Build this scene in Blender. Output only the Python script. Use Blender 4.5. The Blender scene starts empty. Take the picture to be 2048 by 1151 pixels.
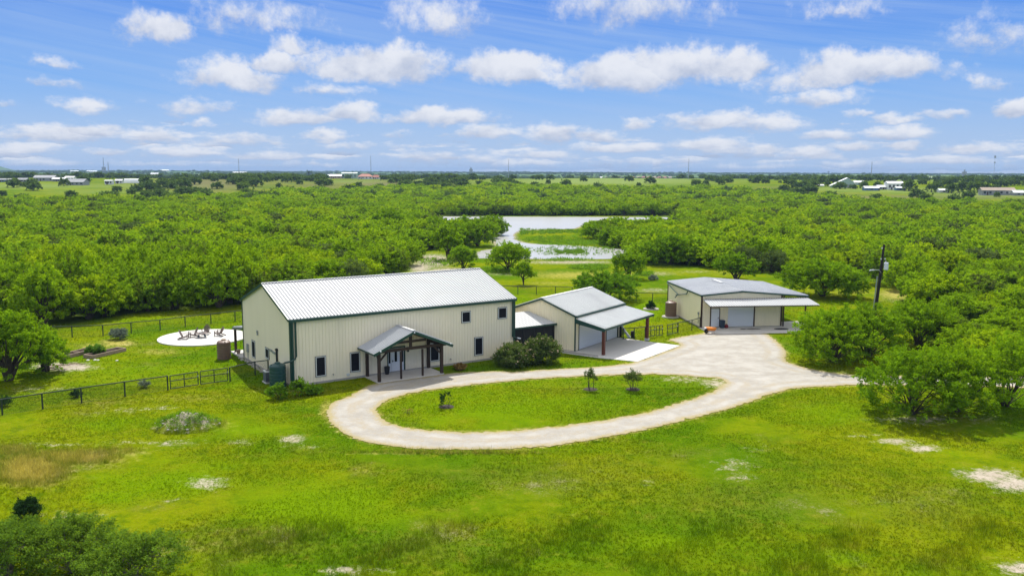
import bpy, bmesh, math, random
import numpy as np
from mathutils import Matrix, Vector
from mathutils.geometry import delaunay_2d_cdt
R = math.radians
sc = bpy.context.scene
COL = sc.collection
PI = math.pi

# ------------------------------------------------------------------ camera
F_PX, PITCH, ROLL, CAM_H = 1714.184, 0.1348, -0.00346, 18.387
W2, H2 = 1024.0, 575.5
cam = bpy.data.cameras.new('camera'); camo = bpy.data.objects.new('camera', cam); COL.objects.link(camo)
cam.sensor_width = 36; cam.lens = 36 * F_PX / 2048; cam.clip_start = 0.5; cam.clip_end = 40000
_r = Vector((1, 0, 0)); _u = Vector((0, math.sin(PITCH), math.cos(PITCH))); _f = Vector((0, math.cos(PITCH), -math.sin(PITCH)))
cR, sR = math.cos(ROLL), math.sin(ROLL)
_r2 = _r * cR - _u * sR; _u2 = _r * sR + _u * cR
m = Matrix.Identity(4)
for i in range(3):
    m[i][0] = _r2[i]; m[i][1] = _u2[i]; m[i][2] = -_f[i]
m[2][3] = CAM_H
camo.matrix_world = m
sc.camera = camo

# ------------------------------------------------------------------ sun, sky, exposure
SUN_EL = R(53); SUN_AZ = R(-5.0)             # sun ahead of the camera and slightly left: azimuth from +Y towards +X
SUN_STRENGTH, SKY_STRENGTH, EXPOSURE = 4.4, 0.14, 0.40
HAZE = 0.00010
to_sun = Vector((math.sin(SUN_AZ) * math.cos(SUN_EL), math.cos(SUN_AZ) * math.cos(SUN_EL), math.sin(SUN_EL)))
sl = bpy.data.lights.new('sun', 'SUN'); sl.energy = SUN_STRENGTH; sl.angle = R(0.5); sl.color = (1.0, 0.96, 0.88)
so = bpy.data.objects.new('sun', sl); COL.objects.link(so)
so.rotation_euler = to_sun.to_track_quat('Z', 'Y').to_euler()
sc.view_settings.view_transform = 'Standard'; sc.view_settings.look = 'None'
sc.view_settings.exposure = EXPOSURE; sc.view_settings.gamma = 1.0; sc.view_settings.use_curve_mapping = False
cy = sc.cycles
cy.sample_clamp_indirect = 2.0; cy.max_bounces = 6; cy.diffuse_bounces = 3; cy.glossy_bounces = 3; cy.transmission_bounces = 3
cy.transparent_max_bounces = 12; cy.volume_bounces = 0
cy.use_adaptive_sampling = False; cy.use_denoising = True
try: cy.denoiser = 'OPENIMAGEDENOISE'
except Exception: pass


def ray(px, py):
    a = (px - W2) / F_PX; b = -(py - H2) / F_PX
    u = a * cR + b * sR; v = -a * sR + b * cR
    return (u, math.cos(PITCH) + v * math.sin(PITCH), -math.sin(PITCH) + v * math.cos(PITCH))


def G(px, py, z=0.0):
    """where the ray through a picture point meets the level z"""
    d = ray(px, py); t = (z - CAM_H) / d[2]
    return (d[0] * t, d[1] * t)


def proj(x, y, z):
    Z = z - CAM_H
    d = y * math.cos(PITCH) - Z * math.sin(PITCH); v = y * math.sin(PITCH) + Z * math.cos(PITCH)
    d = np.where(np.abs(d) < 0.1, 0.1, d)
    uu = x * cR - v * sR; vv = x * sR + v * cR
    return W2 + F_PX * uu / d, H2 - F_PX * vv / d, d


class NT:
    """small helper to write node trees"""
    def __init__(s, tree): s.t = tree; s.n = tree.nodes; s.l = tree.links

    def node(s, typ, **kw):
        n = s.n.new(typ)
        for k, v in kw.items(): setattr(n, k, v)
        return n

    def link(s, a, b): s.l.new(a, b)

    def _in(s, sock, v):
        if v is None: return
        if hasattr(v, 'is_output') or isinstance(v, bpy.types.NodeSocket): s.l.new(v, sock)
        else: sock.default_value = v

    def math(s, op, a, b=None, c=None, clamp=False):
        n = s.n.new('ShaderNodeMath'); n.operation = op; n.use_clamp = clamp
        s._in(n.inputs[0], a); s._in(n.inputs[1], b); s._in(n.inputs[2], c)
        return n.outputs[0]

    def mix(s, fac, a, b, blend='MIX'):
        n = s.n.new('ShaderNodeMix'); n.data_type = 'RGBA'; n.blend_type = blend
        s._in(n.inputs[0], fac)
        for k, v in ((6, a), (7, b)):
            if isinstance(v, tuple): v = (*v[:3], 1)
            s._in(n.inputs[k], v)
        return n.outputs[2]

    def noise(s, vec, scale, detail=4, rough=0.55, dist=0.0, out=0):
        n = s.n.new('ShaderNodeTexNoise')
        if vec is not None: s.l.new(vec, n.inputs['Vector'])
        n.inputs['Scale'].default_value = scale; n.inputs['Detail'].default_value = detail
        n.inputs['Roughness'].default_value = rough; n.inputs['Distortion'].default_value = dist
        return n.outputs[out]

    def sstep(s, v, a, b):
        n = s.n.new('ShaderNodeMapRange'); n.interpolation_type = 'SMOOTHSTEP'
        s._in(n.inputs[0], v); n.inputs[1].default_value = a; n.inputs[2].default_value = b
        return n.outputs[0]

    def comb(s, x, y, z=0.0):
        n = s.n.new('ShaderNodeCombineXYZ'); s._in(n.inputs[0], x); s._in(n.inputs[1], y); s._in(n.inputs[2], z)
        return n.outputs[0]


world = bpy.data.worlds.new('World'); sc.world = world; world.use_nodes = True
wt = NT(world.node_tree); wt.n.clear()
sky = wt.node('ShaderNodeTexSky', sky_type='NISHITA'); sky.sun_disc = False
sky.sun_elevation = SUN_EL; sky.sun_rotation = SUN_AZ
sky.altitude = 200; sky.air_density = 1.0; sky.dust_density = 0.3; sky.ozone_density = 2.0
# cumulus: each row is one cloud, centre and half sizes measured in the sky (pixels of the 2048 wide photograph), brightness, edge softness
CLOUDS = [
 (310,60,62,38,1,.5),(500,38,135,40,.55,1),(590,96,58,26,.7,.8),(890,40,108,48,.65,.9),(470,155,105,34,.85,.6),(560,130,60,30,.8,.6),(755,132,165,42,1,.4),
 (650,182,70,14,.6,1),(115,125,48,13,.45,1),(110,165,48,14,.4,1),(180,212,62,18,.65,.8),(20,208,40,12,.5,1),(390,214,95,22,.6,.9),
 (600,236,95,24,.9,.5),(700,228,70,22,.9,.5),(400,245,26,9,.5,.9),(880,236,118,22,.95,.45),(120,270,105,22,.85,.6),(180,262,60,18,.9,.5),(300,273,66,20,.85,.6),
 (475,278,82,16,.65,.8),(650,275,50,16,.75,.7),(700,292,90,10,.5,1),(50,301,62,14,.85,.6),(215,304,52,10,.75,.7),(370,306,78,13,.8,.6),
 (540,312,82,13,.75,.6),(790,270,45,12,.55,.9),(850,314,72,12,.75,.7),(970,264,72,19,.85,.6),(960,320,42,9,.7,.7),
 (100,328,75,6,.6,.9),(320,329,85,5,.6,.9),(640,329,65,6,.6,.9),
 (1270,20,170,46,.75,.9),(1025,138,115,36,1,.4),(1250,150,130,46,1,.35),(1340,135,130,46,1,.4),(1450,128,95,38,.95,.5),(1600,152,115,40,.6,.9),
 (1700,140,130,42,1,.45),(1800,138,95,30,.95,.5),(1640,196,78,22,.75,.7),(1690,15,85,20,.5,1),(1970,66,78,42,.6,1),(1990,165,55,20,.5,1),
 (1955,155,22,16,.5,1),(2034,216,42,24,1,.4),(1270,248,34,15,.7,.8),(1440,244,120,22,.8,.7),(1520,250,110,20,.7,.8),(1720,231,32,11,.6,.8),(1110,268,62,24,.95,.5),
 (1190,272,60,18,.8,.7),(1240,296,98,15,.9,.5),(1420,292,90,20,.85,.6),(1540,299,34,14,.95,.5),(1620,306,52,16,.95,.5),(1655,272,60,12,.75,.7),
 (1790,268,78,16,.8,.6),(1790,241,50,11,.65,.8),(1895,232,52,12,.6,.8),(1705,292,45,12,.8,.6),(1815,291,40,14,.9,.5),(1940,299,70,14,.75,.7),
 (1090,311,55,13,.8,.6),(1500,334,110,7,.6,.8),(1870,321,120,9,.7,.7),(1060,327,55,7,.7,.7),(1300,324,85,8,.6,.8),(1700,326,70,7,.6,.8)]
blob = bpy.data.node_groups.new('cloud_blob', 'ShaderNodeTree')
for nm in ('u', 'v', 'u0', 'v0', 'iw', 'ih', 'gain', 'soft', 'acc', 'shade'):
    blob.interface.new_socket(nm, in_out='INPUT', socket_type='NodeSocketFloat')
for nm in ('acc', 'shade'): blob.interface.new_socket(nm, in_out='OUTPUT', socket_type='NodeSocketFloat')
bt = NT(blob); gi = bt.node('NodeGroupInput'); go = bt.node('NodeGroupOutput'); I = gi.outputs
du = bt.math('MULTIPLY', bt.math('SUBTRACT', I['u'], I['u0']), I['iw'])
dv = bt.math('MULTIPLY', bt.math('SUBTRACT', I['v'], I['v0']), I['ih'])
dvb = bt.math('MULTIPLY', bt.math('MINIMUM', dv, 0.0), 1.35)           # flatter undersides
dvv = bt.math('ADD', bt.math('MAXIMUM', dv, 0.0), dvb)
rr = bt.math('SQRT', bt.math('ADD', bt.math('MULTIPLY', du, du), bt.math('MULTIPLY', dvv, dvv)))
f_ = bt.math('MULTIPLY', bt.math('SUBTRACT', 1.08, rr), bt.math('SUBTRACT', 1.45, I['soft']))
f_ = bt.math('MINIMUM', f_, bt.math('MULTIPLY', I['gain'], 0.75))
newer = bt.math('GREATER_THAN', f_, I['acc'])
bt.link(bt.math('MAXIMUM', f_, I['acc']), go.inputs['acc'])
sh = bt.math('ADD', bt.math('MULTIPLY', newer, dv), bt.math('MULTIPLY', bt.math('SUBTRACT', 1.0, newer), I['shade']))
bt.link(sh, go.inputs['shade'])
tc = wt.node('ShaderNodeTexCoord'); sx = wt.node('ShaderNodeSeparateXYZ'); wt.link(tc.outputs['Generated'], sx.inputs[0])
X, Y, Z = sx.outputs
hor = wt.math('SQRT', wt.math('ADD', wt.math('MULTIPLY', X, X), wt.math('MULTIPLY', Y, Y)))
U = wt.math('ARCTAN2', X, Y); V = wt.math('DIVIDE', Z, wt.math('MAXIMUM', hor, 0.02))
el = wt.math('MAXIMUM', V, 0.012)
# detail grows with height over the horizon, so low clouds stay fine
warpv = wt.comb(wt.math('MULTIPLY', U, 7.5), wt.math('MULTIPLY', wt.math('LOGARITHM', wt.math('ADD', el, 0.03), 2.718), 1.25), 3.7)
n1 = wt.noise(warpv, 3.6, 9, 0.6); n2 = wt.noise(warpv, 11.0, 8, 0.62); nc = wt.noise(warpv, 3.0, 6, 0.55, out=1)
amp = wt.math('MULTIPLY', wt.math('ADD', el, 0.05), 0.16)
sepc = wt.node('ShaderNodeSeparateColor'); wt.link(nc, sepc.inputs[0])
Uw = wt.math('ADD', U, wt.math('MULTIPLY', wt.math('MULTIPLY', wt.math('SUBTRACT', sepc.outputs[0], 0.5), amp), 3.2))
Vw = wt.math('ADD', V, wt.math('MULTIPLY', wt.math('MULTIPLY', wt.math('SUBTRACT', sepc.outputs[1], 0.5), amp), 1.3))
acc, shd = -1.0, 0.0
for (cx, cyy, a, b, g, s) in CLOUDS:
    d = ray(cx, cyy); u0 = math.atan2(d[0], d[1]); v0 = d[2] / math.hypot(d[0], d[1])
    n = wt.node('ShaderNodeGroup'); n.node_tree = blob
    for k, val in (('u', Uw), ('v', Vw), ('u0', u0), ('v0', v0), ('iw', F_PX / (a * 1.12)), ('ih', F_PX / (b * 1.12)), ('gain', g), ('soft', s), ('acc', acc), ('shade', shd)):
        wt._in(n.inputs[k], val)
    acc, shd = n.outputs['acc'], n.outputs['shade']
# clouds added outside the view, made thick and bright to fill the shaded walls
rest = wt.math('MULTIPLY', wt.sstep(V, 0.22, 0.34), wt.math('SUBTRACT', wt.math('MULTIPLY', wt.noise(warpv, 1.1, 5, 0.5), 2.6), 0.95))
acc = wt.math('MAXIMUM', acc, wt.math('SUBTRACT', rest, wt.math('MULTIPLY', wt.math('SUBTRACT', 1.0, wt.sstep(V, 0.22, 0.34)), 1.0)))
lowb = wt.noise(wt.comb(wt.math('MULTIPLY', U, 11.0), wt.math('MULTIPLY', V, 75.0), 5.5), 1.0, 6, 0.55)
lowb = wt.math('SUBTRACT', wt.math('MULTIPLY', lowb, 2.6), wt.math('ADD', 1.12, wt.math('MULTIPLY', wt.sstep(V, 0.02, 0.10), 1.4)))
acc = wt.math('MAXIMUM', acc, lowb)
dens = wt.math('ADD', wt.math('ADD', wt.math('MULTIPLY', acc, 1.2), -0.04), wt.math('ADD', wt.math('MULTIPLY', wt.math('SUBTRACT', n1, 0.5), 1.0), wt.math('MULTIPLY', wt.math('SUBTRACT', n2, 0.5), 0.95)))
dens = wt.math('MULTIPLY', wt.sstep(dens, 0.0, 0.70), 0.95)
# thin streaks of high cloud
cir = wt.noise(wt.comb(wt.math('ADD', wt.math('MULTIPLY', U, 2.2), wt.math('MULTIPLY', V, 5.0)), wt.math('ADD', wt.math('MULTIPLY', V, 46.0), wt.math('MULTIPLY', U, 7.0)), 1.3), 1.6, 8, 0.62, 0.4)
cir2 = wt.noise(wt.comb(wt.math('MULTIPLY', U, 3.0), wt.math('MULTIPLY', V, 7.0), 8.1), 1.4, 3, 0.5)
cirf = wt.math('MULTIPLY', wt.sstep(wt.math('ADD', cir, wt.math('MULTIPLY', cir2, 0.45)), 0.48, 1.02), 0.50)
lowf = wt.math('MULTIPLY', wt.math('SUBTRACT', 1.0, wt.sstep(V, 0.0, 0.12)), 0.48)
thin = wt.math('MAXIMUM', cirf, lowf)
K = 1.0 / SKY_STRENGTH / (2 ** EXPOSURE)
def kc(c): return tuple(v * K for v in c)
grad = wt.mix(wt.sstep(V, 0.0, 0.10), kc((0.33, 0.50, 0.78)), kc((0.115, 0.35, 0.84)))
grad = wt.mix(wt.sstep(V, 0.07, 0.22), grad, kc((0.018, 0.19, 0.78)))
high = wt.mix(1.0, sky.outputs[0], (1.0, 0.92, 0.80), 'MULTIPLY')
skyc = wt.mix(wt.math('ADD', 0.12, wt.math('MULTIPLY', wt.sstep(V, 0.22, 0.5), 0.88)), grad, high)
base = wt.mix(thin, skyc, kc((0.40, 0.56, 0.86)))
lit = wt.sstep(wt.math('ADD', wt.math('MULTIPLY', shd, 0.55), wt.math('MULTIPLY', wt.math('SUBTRACT', n1, 0.5), 1.5)), -0.65, 0.35)
cloudc = wt.mix(lit, kc((0.42, 0.49, 0.66)), kc((0.84, 0.86, 0.92)))
cloudc = wt.mix(wt.sstep(V, 0.26, 0.40), cloudc, kc((1.6, 1.54, 1.44)))  # unseen clouds overhead whitened as fill light, brighter than the visible ones
final = wt.mix(dens, base, cloudc)
bg = wt.node('ShaderNodeBackground'); bg.inputs['Strength'].default_value = SKY_STRENGTH
wt.link(final, bg.inputs['Color'])
wo = wt.node('ShaderNodeOutputWorld'); wt.link(bg.outputs[0], wo.inputs['Surface'])
world.cycles.sampling_method = 'MANUAL'; world.cycles.sample_map_resolution = 256

# ------------------------------------------------------------------ helpers
rng = np.random.default_rng(7)
random.seed(7)


def tag(o, label=None, cat=None, group=None, kind=None):
    if label: o['label'] = label
    if cat: o['category'] = cat
    if group: o['group'] = group
    if kind: o['kind'] = kind
    return o


def empty(name, loc=(0, 0, 0), rz=0.0, label=None, cat=None, group=None):
    o = bpy.data.objects.new(name, None); COL.objects.link(o)
    o.location = loc; o.rotation_euler = (0, 0, rz); o.empty_display_size = 0.2
    return tag(o, label, cat, group)


class MB:
    """collects shapes, builds ONE mesh object"""
    def __init__(s): s.v = []; s.f = []

    def add(s, vs, fs):
        k = len(s.v); s.v += [tuple(p) for p in vs]; s.f += [tuple(i + k for i in f) for f in fs]; return s

    def box(s, a, b):
        (x0, y0, z0), (x1, y1, z1) = a, b
        x0, x1 = sorted((x0, x1)); y0, y1 = sorted((y0, y1)); z0, z1 = sorted((z0, z1))
        return s.add([(x0, y0, z0), (x1, y0, z0), (x1, y1, z0), (x0, y1, z0), (x0, y0, z1), (x1, y0, z1), (x1, y1, z1), (x0, y1, z1)],
                     [(0, 3, 2, 1), (4, 5, 6, 7), (0, 1, 5, 4), (1, 2, 6, 5), (2, 3, 7, 6), (3, 0, 4, 7)])

    def hexa(s, lo, hi):
        """eight corners: four below, four above"""
        n = len(lo)
        fs = [tuple(range(n))[::-1], tuple(range(n, 2 * n))] + [(i, (i + 1) % n, n + (i + 1) % n, n + i) for i in range(n)]
        return s.add(list(lo) + list(hi), fs)

    def beam(s, p, q, w, h=None, up=(0, 0, 1)):
        h = h or w; p = Vector(p); q = Vector(q); d = (q - p).normalized(); upv = Vector(up)
        if abs(d.dot(upv)) > 0.95: upv = Vector((0, 1, 0))
        sd = d.cross(upv).normalized(); u = sd.cross(d).normalized()
        c = [(-1, -1), (1, -1), (1, 1), (-1, 1)]
        vs = [P + sd * (a * w / 2) + u * (b * h / 2) for P in (p, q) for a, b in c]
        return s.add(vs, [(0, 1, 2, 3), (7, 6, 5, 4), (0, 4, 5, 1), (1, 5, 6, 2), (2, 6, 7, 3), (3, 7, 4, 0)])

    def tube(s, pts, rad, n=8, cap=True):
        pts = [Vector(p) for p in pts]; k = len(pts)
        rad = rad if hasattr(rad, '__len__') else [rad] * k
        vs = []
        for i, p in enumerate(pts):
            d = (pts[min(i + 1, k - 1)] - pts[max(i - 1, 0)]).normalized()
            a = Vector((0, 0, 1)) if abs(d.z) < 0.9 else Vector((1, 0, 0))
            e1 = d.cross(a).normalized(); e2 = d.cross(e1).normalized()
            vs += [p + e1 * (rad[i] * math.cos(2 * PI * j / n)) + e2 * (rad[i] * math.sin(2 * PI * j / n)) for j in range(n)]
        fs = [(i * n + j, i * n + (j + 1) % n, (i + 1) * n + (j + 1) % n, (i + 1) * n + j) for i in range(k - 1) for j in range(n)]
        if cap: fs += [tuple(range(n))[::-1], tuple(range((k - 1) * n, k * n))]
        return s.add(vs, fs)

    def lathe(s, c, prof, n=24):
        """prof: (radius, z) from bottom to top round the vertical through c"""
        vs = [(c[0] + r * math.cos(2 * PI * j / n), c[1] + r * math.sin(2 * PI * j / n), c[2] + z) for r, z in prof for j in range(n)]
        fs = [(i * n + j, i * n + (j + 1) % n, (i + 1) * n + (j + 1) % n, (i + 1) * n + j) for i in range(len(prof) - 1) for j in range(n)]
        fs += [tuple(range(n))[::-1], tuple(range((len(prof) - 1) * n, len(prof) * n))]
        return s.add(vs, fs)

    def build(s, name, mat, parent=None, smooth=False):
        me = bpy.data.meshes.new(name); me.from_pydata(s.v, [], s.f); me.validate(); me.update()
        o = bpy.data.objects.new(name, me); COL.objects.link(o)
        for mm in (mat if isinstance(mat, (list, tuple)) else [mat]): me.materials.append(mm)
        if smooth: me.polygons.foreach_set('use_smooth', [True] * len(me.polygons))
        if parent is not None: o.parent = parent
        return o


def np_mesh(name, verts, faces, mats, midx=None, attrs=None, smooth=False, k=4):
    """verts (n,3), faces (m,k) -> mesh datablock"""
    me = bpy.data.meshes.new(name); nv, nf = len(verts), len(faces)
    me.vertices.add(nv); me.vertices.foreach_set('co', np.ascontiguousarray(verts, dtype=np.float32).ravel())
    me.loops.add(nf * k); me.loops.foreach_set('vertex_index', np.ascontiguousarray(faces, dtype=np.int32).ravel())
    me.polygons.add(nf); me.polygons.foreach_set('loop_start', np.arange(nf, dtype=np.int32) * k)
    for mm in mats: me.materials.append(mm)
    if midx is not None: me.polygons.foreach_set('material_index', np.ascontiguousarray(midx, dtype=np.int32))
    if smooth: me.polygons.foreach_set('use_smooth', np.ones(nf, dtype=bool))
    for an, (typ, dat) in (attrs or {}).items():
        at = me.attributes.new(an, typ, 'POINT')
        at.data.foreach_set('color' if typ == 'FLOAT_COLOR' else 'value', np.ascontiguousarray(dat, dtype=np.float32).ravel())
    me.update(calc_edges=True)
    return me


def link(name, me, parent=None, loc=None):
    o = bpy.data.objects.new(name, me); COL.objects.link(o)
    if parent is not None: o.parent = parent
    if loc is not None: o.location = loc
    return o


# ------------------------------------------------------------------ materials
def mat(name, col, rough=0.6, metal=0.0, var=0.12, vscale=3.0, bump=0.0, bscale=20.0, dirt=None, spec=0.5, streak=False):
    mm = bpy.data.materials.new(name); mm.use_nodes = True
    t = NT(mm.node_tree); p = t.n['Principled BSDF']
    p.inputs['Roughness'].default_value = rough; p.inputs['Metallic'].default_value = metal
    p.inputs['Specular IOR Level'].default_value = spec
    tcn = t.node('ShaderNodeTexCoord'); v = tcn.outputs['Object']
    if streak:
        mp = t.node('ShaderNodeMapping'); mp.inputs['Scale'].default_value = (1, 1, 0.12); t.link(v, mp.inputs[0]); v = mp.outputs[0]
    nz = t.noise(v, vscale, 5, 0.6)
    k = t.math('ADD', t.math('MULTIPLY', t.math('SUBTRACT', nz, 0.5), var * 2), 1.0)
    c = t.mix(1.0, (*col, 1), t.comb(k, k, k), 'MULTIPLY')
    if dirt:
        c = t.mix(t.math('MULTIPLY', t.sstep(t.noise(v, vscale * 0.45, 6, 0.65), 0.5, 0.75), dirt[1]), c, dirt[0])
    t.link(c, p.inputs['Base Color'])
    if bump:
        b = t.node('ShaderNodeBump'); b.inputs['Strength'].default_value = bump; b.inputs['Distance'].default_value = 0.02
        t.link(t.noise(tcn.outputs['Object'], bscale, 4), b.inputs['Height']); t.link(b.outputs[0], p.inputs['Normal'])
    return mm


M = dict(
    wall=mat('pale_ribbed_wall', (0.88, 0.79, 0.61), 0.5, var=0.05, vscale=0.8, streak=True, dirt=((0.52, 0.50, 0.40), 0.25)),
    wall_b=mat('cream_garage_wall', (0.88, 0.79, 0.58), 0.5, var=0.05, vscale=0.8, streak=True, dirt=((0.55, 0.50, 0.38), 0.25)),
    roof=mat('white_steel_roof', (0.50, 0.51, 0.52), 0.55, metal=0.0, spec=0.25, var=0.04, vscale=0.5, dirt=((0.62, 0.62, 0.60), 0.25)),
    roof_b=mat('grey_steel_roof', (0.68, 0.69, 0.68), 0.5, metal=0.3, spec=0.3, var=0.05, vscale=0.5, dirt=((0.45, 0.45, 0.46), 0.3)),
    roof_c=mat('blue_grey_steel_roof', (0.58, 0.59, 0.60), 0.5, metal=0.25, spec=0.3, var=0.08, vscale=0.4, dirt=((0.36, 0.38, 0.42), 0.4)),
    green=mat('dark_green_trim', (0.012, 0.055, 0.045), 0.4, var=0.08),
    tank_g=mat('green_plastic', (0.012, 0.06, 0.055), 0.45, var=0.15, vscale=2),
    wood=mat('dark_stained_timber', (0.035, 0.018, 0.010), 0.7, var=0.3, vscale=5),
    redwood=mat('red_brown_post', (0.11, 0.026, 0.014), 0.6, var=0.25, vscale=4),
    rust=mat('dark_brown_steel', (0.045, 0.018, 0.014), 0.6, var=0.2),
    white=mat('white_paint', (0.72, 0.75, 0.80), 0.45, var=0.03),
    frame=mat('pale_window_frame', (0.60, 0.62, 0.62), 0.5, var=0.04),
    black=mat('black_trim', (0.012, 0.014, 0.018), 0.5, var=0.1),
    pane=mat('dark_screened_glass', (0.008, 0.009, 0.014), 0.6, spec=0.15, var=0.3, vscale=1.2),
    screen=mat('black_insect_screen', (0.010, 0.010, 0.014), 0.75, var=0.3, vscale=2),
    concrete=mat('white_concrete', (0.55, 0.535, 0.51), 0.85, var=0.06, vscale=0.8, bump=0.2, dirt=((0.54, 0.51, 0.46), 0.35)),
    pad=mat('worn_concrete', (0.56, 0.53, 0.49), 0.85, var=0.09, vscale=0.9, bump=0.2, dirt=((0.38, 0.34, 0.30), 0.6)),
    stone=mat('grey_footing', (0.36, 0.34, 0.31), 0.9, var=0.2, vscale=2, bump=0.4),
    tan=mat('brown_plastic', (0.16, 0.095, 0.07), 0.5, var=0.18, vscale=2, streak=True),
    grey=mat('grey_metal', (0.30, 0.32, 0.34), 0.45, metal=0.3, var=0.1),
    dgrey=mat('dark_grey_grille', (0.05, 0.06, 0.08), 0.5, metal=0.2, var=0.15),
    blue=mat('blue_grey_plastic', (0.02, 0.045, 0.075), 0.5, var=0.1),
    red=mat('dark_red_plastic', (0.20, 0.012, 0.02), 0.45, var=0.1),
    orange=mat('orange_paint', (0.75, 0.24, 0.03), 0.4, var=0.1),
    rubber=mat('black_rubber', (0.012, 0.012, 0.012), 0.8, var=0.2),
    pole=mat('tarred_pole_wood', (0.016, 0.012, 0.012), 0.85, var=0.4, vscale=3, streak=True),
    timber=mat('weathered_bed_boards', (0.30, 0.22, 0.16), 0.85, var=0.25, vscale=3, bump=0.4),
    soil=mat('dark_soil', (0.035, 0.026, 0.02), 0.95, var=0.4, vscale=6, bump=1.0),
    chair=mat('brown_grey_slats', (0.12, 0.085, 0.075), 0.7, var=0.25, vscale=6),
    fence=mat('green_black_fence_wire', (0.018, 0.035, 0.028), 0.5, var=0.1),
    bark=mat('grey_brown_bark', (0.075, 0.055, 0.040), 0.95, var=0.4, vscale=5, bump=0.6),
    bark_pale=mat('pale_grey_bark', (0.20, 0.17, 0.14), 0.95, var=0.35, vscale=6, bump=0.5),
    steel=mat('galvanised_steel', (0.45, 0.46, 0.47), 0.4, metal=0.6, var=0.1),
    farwhite=mat('far_white_cladding', (0.66, 0.67, 0.67), 0.6, var=0.06, vscale=0.3),
    fargreen=mat('far_pale_green_cladding', (0.36, 0.48, 0.42), 0.6, var=0.06, vscale=0.3),
    fargrey=mat('far_grey_cladding', (0.30, 0.31, 0.33), 0.6, var=0.1, vscale=0.3),
    farblue=mat('far_blue_cladding', (0.10, 0.18, 0.32), 0.6, var=0.1, vscale=0.3),
    farred=mat('far_red_tiles', (0.42, 0.17, 0.12), 0.8, var=0.2, vscale=0.6),
    fartan=mat('far_tan_tiles', (0.42, 0.33, 0.26), 0.8, var=0.2, vscale=0.6),
    farroof=mat('far_bright_metal_roof', (0.82, 0.83, 0.83), 0.4, metal=0.1, var=0.05),
    darkwin=mat('far_dark_window', (0.02, 0.025, 0.03), 0.3, var=0.1),
)


def leaf_mat(name, stops, trans=0.45, yellow=(1.25, 1.15, 0.45), gloss=0.0):
    """leaves: colour by object and by cluster; thin, so light comes through"""
    mm = bpy.data.materials.new(name); mm.use_nodes = True; t = NT(mm.node_tree); t.n.clear()
    oi = t.node('ShaderNodeObjectInfo'); at = t.node('ShaderNodeAttribute'); at.attribute_name = 'tint'
    fac = t.math('ADD', t.math('MULTIPLY', oi.outputs['Random'], 0.72), t.math('MULTIPLY', at.outputs['Fac'], 0.28))
    rp = t.node('ShaderNodeValToRGB'); els = rp.color_ramp.elements
    while len(els) < len(stops): els.new(0.5)
    for e, (p, c) in zip(els, stops): e.position = p; e.color = (*c, 1)
    t.link(fac, rp.inputs[0])
    br = t.math('ADD', 0.72, t.math('MULTIPLY', at.outputs['Fac'], 0.56))
    c = t.mix(1.0, rp.outputs[0], t.comb(br, br, br), 'MULTIPLY')
    df = t.node('ShaderNodeBsdfDiffuse'); t.link(c, df.inputs[0])
    tr = t.node('ShaderNodeBsdfTranslucent'); t.link(t.mix(1.0, c, yellow, 'MULTIPLY'), tr.inputs[0])
    gl = t.node('ShaderNodeBsdfGlossy'); gl.inputs['Roughness'].default_value = 0.45; gl.inputs[0].default_value = (0.9, 1, 0.9, 1)
    m1 = t.node('ShaderNodeMixShader'); m1.inputs[0].default_value = trans; t.link(df.outputs[0], m1.inputs[1]); t.link(tr.outputs[0], m1.inputs[2])
    m2 = t.node('ShaderNodeMixShader'); m2.inputs[0].default_value = gloss; t.link(m1.outputs[0], m2.inputs[1]); t.link(gl.outputs[0], m2.inputs[2])
    o = t.node('ShaderNodeOutputMaterial'); t.link(m2.outputs[0], o.inputs[0])
    return mm


LEAF = leaf_mat('mesquite_leaves', [(0.0, (0.11, 0.13, 0.06)), (0.12, (0.13, 0.19, 0.035)), (0.30, (0.20, 0.345, 0.012)), (0.7, (0.26, 0.41, 0.008)), (1.0, (0.36, 0.46, 0.009))], 0.38)
LEAF_NEAR = leaf_mat('near_mesquite_leaves', [(0.0, (0.14, 0.27, 0.010)), (1.0, (0.22, 0.37, 0.008))], 0.40)
LEAF_DARK = leaf_mat('oak_leaves', [(0.0, (0.065, 0.12, 0.035)), (1.0, (0.13, 0.21, 0.04))], 0.3)
LEAF_GLOSS = leaf_mat('broad_bright_leaves', [(0.0, (0.12, 0.25, 0.018)), (1.0, (0.20, 0.36, 0.022))], 0.45)
LEAF_OLE = leaf_mat('oleander_leaves', [(0.0, (0.075, 0.12, 0.035)), (1.0, (0.12, 0.18, 0.05))], 0.35)
LEAF_GREY = leaf_mat('silver_leaves', [(0.0, (0.15, 0.19, 0.15)), (1.0, (0.22, 0.26, 0.20))], 0.3, (1, 1.05, 0.85))
LEAF_BROWN = leaf_mat('dry_brown_leaves', [(0.0, (0.26, 0.18, 0.06)), (1.0, (0.40, 0.28, 0.08))], 0.35, (1.1, 0.9, 0.6))
LEAF_CONIFER = leaf_mat('dark_juniper_needles', [(0.0, (0.020, 0.050, 0.018)), (1.0, (0.035, 0.085, 0.020))], 0.25)
LEAF_DEEP = leaf_mat('deep_green_leaves', [(0.0, (0.10, 0.19, 0.022)), (1.0, (0.16, 0.27, 0.028))], 0.45)  # own deeper green of the bottom left tree tops
FLOWER = leaf_mat('pale_pink_blossom', [(0.0, (0.55, 0.40, 0.30)), (1.0, (0.66, 0.52, 0.42))], 0.3, (1, 0.95, 0.85))
LEAF_REED = leaf_mat('reed_blades', [(0.0, (0.10, 0.22, 0.03)), (1.0, (0.16, 0.30, 0.04))], 0.45)

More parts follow.
